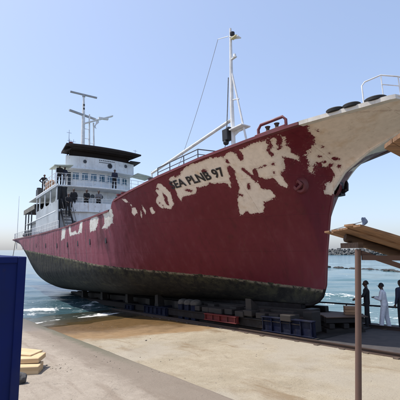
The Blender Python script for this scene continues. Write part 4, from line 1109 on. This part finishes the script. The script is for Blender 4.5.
aboard('person standing high on the boat deck above the side openings', 25.3, 4.05, 8.42, 140, shirt='cloth_black', pose='akimbo')

# ================================================================== SLIP TRACK, CRADLE
trk = empty('slip_track', SHIP_M, 'rusty slipway rails on sleepers running under the ship', 'rail track')
def rail_profile(y): 
    return [(-.06, 0), (.06, 0), (.06, .012), (.012, .03), (.012, .085), (.032, .095), (.032, .125), (-.032, .125), (-.032, .095), (-.012, .085), (-.012, .03), (-.06, .012)]
for t_ in (2.02, 1.58, -1.58, -2.02):
    mb = MB(); mb.prism([L(-14 if abs(t_) > 1.9 else .2, t_ + a, GZ + .0 + b) for a, b in rail_profile(0)], L(38 if abs(t_) > 1.9 else 24, 0, 0)); mb.build('rail', 'rust_steel', trk)
sl0 = None
for i in range(34):
    s = -12 + i * .82 + random.uniform(-.05, .05)
    for t_ in (2.02, -2.02):
        if sl0 is None:
            mb = MB(); mb.box((0, 0, 0), (.16, .34, .10)); sl0 = mb.build('sleeper', 'sleeper_wood', trk, bevel=.012); o = sl0
        else: o = clone(sl0, trk)
        o.location = L(s, t_ + random.uniform(-.04, .05), GZ - .02 + random.uniform(-.012, .004)); o.rotation_euler = (0, 0, random.uniform(-.06, .06))
cr = empty('slip_cradle', SHIP_M, 'low steel cradle with blue and red girders carrying the ship', 'cradle')
for t_ in (1.75, -1.75):
    mb = MB(); mb.box(L(12.2, t_, -.60), (25.4, .18, .30)); mb.box(L(12.2, t_, -.44), (25.4, .30, .03)); mb.build('side_girder', 'wheel_steel', cr)
kb0 = None; wheel0 = None
for i in range(12):
    s = .6 + i * 2.15
    mb = MB(); mb.box(L(s, 0, -.52), (.24, 3.3, .22)); mb.build('cross_beam', 'cradle_blue' if i % 3 else 'rust_steel', cr)
    for t_ in (-.0,):
        mb = MB(); mb.box(L(s, 0, -.275), (.42, .8, .26)); mb.build('keel_block', 'shaded_wood', cr, bevel=.02)
    for t_ in (1.58, -1.58):
        for ds in (-.28, .28):
            if wheel0 is None:
                mb = MB(); mb.lathe((0, 0, 0), [(.0, -.06), (.16, -.06), (.16, .03), (.19, .035), (.19, .06), (.07, .065), (0, .07)], 18, 'Y'); wheel0 = mb.build('wheel', 'wheel_steel', cr, smooth=True); o = wheel0
            else: o = clone(wheel0, cr)
            o.location = L(s + ds, t_ + .0, GZ + .125 + .16)
            o.rotation_euler = (0, random.uniform(0, 3), 0)
def bogie(s0, s1, t_, z0, z1, mat):
    ln = s1 - s0; sc = (s0 + s1) / 2; h = z1 - z0
    mb = MB(); mb.box(L(sc, t_, (z0 + z1) / 2), (ln, .10, h)); mb.box(L(sc, t_ + .03, z1), (ln + .04, .2, .04)); mb.box(L(sc, t_ + .03, z0), (ln + .04, .2, .04))
    b_ = mb.build('bogie_frame', mat, cr, bevel=.006); n = max(2, round(ln / .5))
    for i in range(n + 1):
        mb = MB(); mb.box(L(s0 + .06 + (ln - .12) * i / n, t_ + .075, (z0 + z1) / 2), (.03, .09, h - .05)); mb.build('stiffener', mat, b_)
bogie(-1.0, 1.35, 1.80, -.80, -.30, 'cradle_blue')
bogie(2.6, 4.7, 2.0, -.66, -.42, 'cradle_red')
bogie(8.2, 10.6, 1.9, -.8, -.42, 'cradle_blue')
bogie(12.0, 13.0, 1.95, -.74, -.5, 'cradle_blue')
mb = MB(); mb.box(L(14.2, 0, GZ + .012), (30, 3.85, .05)); mb.build('hull_shade_strip', 'bed_shade', trk)  # dark sheet laid in as the hull's shadow on the slip
for t_ in (.95, -.95, .35):
    for i in range(9):
        mb = MB(); mb.box(L(1.85 + i * 2.9, t_ + random.uniform(-.05, .05), -.50 + random.uniform(-.03, .02)), (2.8, .22, .76)); mb.build('gap_fill_timber', 'shaded_wood', cr, bevel=.02)  # dark walls added to close the bright gap under the hull
for i in range(10):
    mb = MB(); s = .2 + i * .62 + random.uniform(-.1, .1); mb.box(L(s, 1.6 + random.uniform(-.1, .12), -.28 + random.uniform(-.03, .05)), (.5, .5, .22)); mb.build('packing_block', 'shaded_wood', cr, bevel=.02)
for s, t_, k in ((1.9, 1.2, .5), (3.4, 1.3, .42), (5.2, 1.1, .5), (8.0, 1.2, .45), (-.2, .9, .4), (11.2, 1.2, .5)):
    mb = MB(); mb.box(L(s, t_, -.46), (k, .5, .72)); mb.build('packing_block', 'shaded_wood', cr, bevel=.02)
for s in (6.0, 6.55, 7.1):      # bilge blocks with pale sacking on top
    mb = MB(); mb.box(L(s, 1.62, -.48), (.36, .42, .78)); b = mb.build('bilge_block', 'cradle_blue', cr, bevel=.02)
    mb = MB(); mb.lathe(L(s, 1.62, -.02), [(.27, -.14), (.28, -.04), (.22, .06), (.10, .1), (0, .11)], 12); mb.build('pad', 'sacking', b, smooth=True)
for s in (2.2, 9.6, 13.4, 17.5, 21.5):
    for side in (1, -1):
        z1 = .1; tt = side * 1.55
        mb = MB(); mb.box(L(s, tt, -.36), (.4, .4, .16)); mb.prism([L(s - .16, tt - side * .2, -.28), L(s - .16, tt + side * .2, -.28), L(s - .16, tt + side * .2, .30), L(s - .16, tt - side * .2, -.02)], L(.32, 0, 0)); mb.build('bilge_block', 'shaded_wood', cr)

# barrier pipe on the port edge of the slip
bar = empty('edge_barrier', SHIP_M, 'low dark pipe barrier along the water edge behind the people', 'barrier')
mb = MB(); mb.path([L(3.2, -3.05, GZ + .74), L(-1, -3.06, GZ + .72), L(-9, -3.05, GZ + .74)], .035, 8); mb.build('pipe', 'dark_steel', bar, smooth=True)
for s in (3.0, 1.0, -3.2, -5.4, -7.6):
    mb = MB(); mb.tube(L(s, -3.05, GZ - .05), L(s, -3.05, GZ + .73), .032, .032, 8); mb.build('post', 'dark_steel', bar, smooth=True)
# timber staging beside the stem, crate on it
stg_ = empty('timber_staging', Matrix.Translation((5.25, 15.0, gz(5.25, 15.0))) @ Matrix.Rotation(R(6), 4, 'Z'), 'stack of weathered baulks darkened for shade beside the foot of the stem', 'timber')
for k in range(3):
    for j in range(3):
        mb = MB()
        if k % 2 == 0: mb.box((.05, -.35 + j * .38, .10 + k * .185), (1.5 + .1 * j, .22, .17))
        else: mb.box((-.5 + j * .55, .02, .10 + k * .185), (.2, 1.1, .17))
        mb.build('baulk', 'shaded_wood', stg_, bevel=.012)
for j in range(4):
    mb = MB(); mb.box((.08 + .05 * (j % 2), -.42 + j * .27, .60), (1.6, .25, .035)); mb.build('plank', 'old_wood', stg_)
crt = empty('crate', Matrix.Translation((5.72, 15.0, gz(5.25, 15) + .62)) @ Matrix.Rotation(R(-8), 4, 'Z'), 'small brown wooden crate on the timber stack by the post', 'crate')
for k in range(3):
    for y_ in (-.15, .15):
        mb = MB(); mb.box((0, y_, .05 + k * .095), (.46, .018, .085)); mb.build('slat', 'crate_wood', crt)
    for x_ in (-.22, .22):
        mb = MB(); mb.box((x_, 0, .05 + k * .095), (.018, .28, .085)); mb.build('slat', 'crate_wood', crt)
mb = MB(); mb.box((0, 0, .012), (.42, .28, .015)); mb.build('bottom', 'crate_wood', crt)
mb = MB()
mb.box((0, 0, .293), (.47, .33, .014)); mb.build('lid', 'crate_wood', crt)

# ================================================================== FOREGROUND
# blue container
hx, hy = 1.25, 1.0; cz1 = 3.765
corner = Vector((-2.232, 5.0, 0)); cc_ = corner + TX * hx + Vector((AX.x, AX.y, 0)).normalized() * hy
cz0 = gz(cc_.x, cc_.y) + .12; hz = cz1 - cz0
con = empty('blue_container', Matrix.Translation((cc_.x, cc_.y, cz0)) @ Matrix.Rotation(YAW, 4, 'Z'), 'dark blue steel container cropped by the left edge', 'container')
for x_ in (-1, 1):
    for y_ in (-1, 1):
        mb = MB(); mb.box((x_ * (hx - .05), y_ * (hy - .05), hz / 2), (.10, .10, hz)); mb.build('corner_post', 'blue_steel', con, bevel=.008)
for y_ in (-1, 1):
    mb = MB(); mb.box((0, y_ * (hy - .045), hz - .04), (2 * hx - .2, .07, .08)); mb.build('top_rail', 'blue_steel', con, bevel=.006)
    mb = MB(); mb.box((0, y_ * (hy - .045), .06), (2 * hx - .2, .07, .12)); mb.build('bottom_rail', 'blue_steel', con, bevel=.006)
for x_ in (-1, 1):
    mb = MB(); mb.box((x_ * (hx - .045), 0, hz - .04), (.07, 2 * hy - .2, .08)); mb.build('top_rail', 'blue_steel', con, bevel=.006)
    mb = MB(); mb.box((x_ * (hx - .045), 0, hz / 2), (.03, 2 * hy - .2, hz - .1)); mb.build('side_panel', 'blue_steel', con)
for y_ in (-1, 1):
    P = []
    for i in range(61):
        x = -hx + .1 + (2 * hx - .2) * i / 60
        P.append([Vector((x, y_ * (hy - .04 + .008 * mnoise.noise(Vector((x * 1.2, z * 1.2, y_))) + .004 * mnoise.noise(Vector((x * 3, z * 3, 7)))), z)) for z in np.linspace(.12, hz - .08, 40)])
    mb = MB(); mb.grid(P); mb.build('front_panel', 'blue_panel', con, smooth=True)
mb = MB(); mb.box((0, 0, hz - .015), (2 * hx - .15, 2 * hy - .15, .02)); mb.build('roof', 'blue_steel', con)
for y_ in (-.8, .8):
    mb = MB(); mb.box((0, y_, -.06), (2 * hx - .3, .16, .12)); mb.build('skid', 'old_wood', con)

# sawn timber on the pavement by the container
def timber(label, c, d, rz, mat='new_wood', tilt=0, bev=.012):
    mb = MB(); mb.box((0, 0, d[2] / 2), d); o = mb.build('timber', mat, None, bevel=bev)
    o.location = c; o.rotation_euler = (0, tilt, R(rz)); tag(o, label, 'timber', 'sawn timber by the container'); return o
g0 = gz(-4.4, 10.1)
timber('thick pale baulk lowest in the pile beside the blue container', (-4.58, 10.0, g0), (1.2, .48, .20), 8)
timber('pale sawn board lying on the thick baulk by the container', (-4.66, 10.3, g0 + .202), (1.2, .55, .12), 4, tilt=R(-1.5))
timber('thin top board of the pale timber pile by the container', (-4.86, 10.62, g0 + .335), (1.2, .52, .05), -12, tilt=R(2))
mb = MB(); mb.prism([(-.75, -.05, 0), (.72, 0, 0), (-.75, .5, 0)], (0, 0, .02)); mb.prism([(-.75, -.05, .02), (.4, -.02, .02), (-.75, -.03, .30)], (0, .03, 0))
o = mb.build('steel_offcut', 'dark_steel', None); o.location = (-5.95, 12.5, gz(-5.9, 12.5) + .02); o.rotation_euler = (R(3), 0, R(-2)); tag(o, 'dark pointed steel offcut on the pavement behind the timber', 'scrap metal')
bm = rock_mesh(41, 3, .15, .13, .14, .35); me = bpy.data.meshes.new('stone'); bm.to_mesh(me); bm.free(); me.materials.append(M['stone'])
o = bpy.data.objects.new('stone', me); link(o); o.location = (-4.06, 9.1, gz(-4.06, 9.1) + .10); tag(o, 'grey lump of stone in front of the timber pile', 'stone')
# loose grit
V = []; Fc = []; rg = random.Random(3)
protos = [rock_mesh(60 + k, 1, 1, 1, .6, .4) for k in range(4)]
for i in range(520):
    s = rg.uniform(-6, 9); t_ = rg.uniform(1.0, 13) if rg.random() < .8 else rg.gauss(8.0, .4)
    if rg.random() < .06: s, t_ = rg.gauss(1.3, .3), rg.gauss(9.45, .15)
    z = GZ + (.11 if t_ > 7.62 else 0) + .002; k = abs(rg.gauss(0, .008)) + .004
    if rg.random() < .03: k *= 2.6
    pb = protos[rg.randrange(4)]; b0 = len(V); c = L(s, t_, z); a = rg.uniform(0, 6.28); ca, sa = math.cos(a) * k, math.sin(a) * k
    for v in pb.verts: V.append((c.x + ca * v.co.x - sa * v.co.y, c.y + sa * v.co.x + ca * v.co.y, c.z + k * v.co.z))
    for f in pb.faces: Fc.append(tuple(b0 + v.index for v in f.verts))
for p in protos: p.free()
me = bpy.data.meshes.new('grit'); me.from_pydata(V, [], Fc); me.materials.append(M['grit']); me.update()
o = bpy.data.objects.new('grit', me); link(o); o.matrix_world = SHIP_M; tag(o, 'loose grit and small stones scattered over the slipway', kind='stuff')

# lean-to on the right
sh = empty('lean_to', Matrix.Translation((2.72, 7.0, gz(2.72, 7.0))), 'rough timber lean to with a plank roof and rusty post', 'shelter')
bz = gz(2.72, 7.0)
def lw(x, y, z): return Vector((x - 2.72, y - 7.0, z - bz))
def roofz(x): return 4.20 - .316 * (x - 2.7)
mb = MB(); mb.path([lw(2.715, 7.0, bz - .05), lw(2.79, 7.0, 2.5), lw(2.855, 7.0, 3.86)], [.055, .053, .052], 14); mb.build('post', 'post_paint', sh, smooth=True)
mb = MB(); mb.path([lw(5.4, 7.0, bz - .3), lw(5.4, 7.0, 3.05)], .064, 14); mb.build('post', 'post_paint', sh, smooth=True)
rb = random.Random(9)
for j in range(7):
    y0 = 6.20 + j * .292; y1 = y0 + .284; f = (y0 - 6.2) / 2
    x0 = 2.58 + .12 * f + rb.uniform(-.03, .05); x1 = 6.4 + rb.uniform(-.1, .1); dz = rb.uniform(-.012, .012); dz2 = rb.uniform(-.015, .015)
    mb = MB(); n = 8
    for a in range(1):
        P = []
        for i in range(n + 1):
            x = x0 + (x1 - x0) * i / n; z = roofz(x) + dz + (dz2 - dz) * i / n + .008 * math.sin(i * 1.3 + j)
            e = .03 * math.sin(j * 2.1) if i == 0 else 0
            P.append([lw(x + e, y0, z), lw(x - e, y1, z), lw(x - e, y1, z + .035), lw(x + e, y0, z + .035), lw(x + e, y0, z)])
        mb.grid(P); b0 = 0
        mb.f += [(0, 1, 2, 3), (n * 5 + 3, n * 5 + 2, n * 5 + 1, n * 5)]; mb.mi += [0, 0]
    mb.build('roof_plank', 'roof_wood', sh)
mb = MB(); mb.path([lw(2.80, 7.45, roofz(2.80) - .075), lw(3.6, 7.47, roofz(3.6) - .08), lw(6.2, 7.45, roofz(6.2) - .08)], [.07, .078, .07], 12); mb.build('purlin', 'old_wood', sh, smooth=True)
mb = MB(); mb.path([lw(2.9, 7.72, roofz(2.9) - .065), lw(6.2, 7.7, roofz(6.2) - .07)], [.06, .06], 12); mb.build('purlin', 'roof_wood', sh, smooth=True)
mb = MB(); mb.beam(lw(2.87, 6.9, 3.935), lw(2.88, 7.8, 3.935), .09, .10); mb.build('bearer', 'old_wood', sh)
mb = MB(); mb.beam(lw(2.92, 7.0, 3.715), lw(4.05, 7.0, 3.70), .05, .09); mb.build('tie_beam', 'post_paint', sh)
mb = MB(); mb.beam(lw(2.92, 7.03, 3.80), lw(5.4, 7.03, 2.95), .055, .085); mb.build('rafter', 'post_paint', sh)
rg_ = MB(); P = []
for i in range(10):
    a = i / 9; P.append([Vector((.02 * math.sin(a * 5) + (k - 2) * (.012 + .012 * math.sin(a * 3.1)) + a * .03, .01 * math.cos(k * 1.6 + a * 4), a * .13)) for k in range(5)])
rg_.grid(P); o = rg_.build('rag', 'rag', None, smooth=True, fix=False); o.location = (2.645, 6.22, roofz(2.645) + .03); tag(o, 'small blue grey rag sticking up on the plank roof edge', 'rag')
sol = o.modifiers.new('t', 'SOLIDIFY'); sol.thickness = .006
mb = MB(); mb.path(sag(Vector((2.66, 6.22, roofz(2.66) + .10)), Vector((2.70, 8.1, roofz(2.70) + .045)), .0, 6), .006, 6); o = mb.build('wire', 'cable', None); tag(o, 'thin wire from the rag to the roof tip', 'wire')

# second, higher plank canopy coming in at the right edge
h2 = empty('plank_canopy', Matrix.Translation((3.6, 4.9, gz(3.6, 4.9))), 'corner of a higher plank canopy at the right edge below the bow', 'shelter')
b2 = gz(3.6, 4.9)
def lv(x, y, z): return Vector((x - 3.6, y - 4.9, z - b2))
dirv = Vector((.70, .714, 0)); nrm = Vector((-.10, -.995, 0)).normalized()
for j in range(7):
    a = Vector((2.215, 4.5, 5.06)) + nrm * (.0 + j * .262); ln = 3.0 - .1 * j
    mb = MB(); w_ = nrm * .25
    p = [a + dirv * rb.uniform(-.01, .03), a + dirv * ln, a + dirv * ln + w_, a + w_ + dirv * rb.uniform(-.01, .03)]
    mb.prism([lv(*q) for q in p], (0, 0, .05)); mb.build('roof_plank', 'roof_wood', h2)
mb = MB(); mb.beam(lv(3.5, 5.75, 5.0), lv(3.3, 3.9, 5.0), .08, .11); mb.build('bearer', 'old_wood', h2)
for x_, y_ in ((3.48, 5.6), (3.32, 4.05)):
    mb = MB(); mb.path([lv(x_, y_, gz(x_, y_) - .05), lv(x_, y_, 4.95)], .06, 12); mb.build('post', 'post_paint', h2, smooth=True)
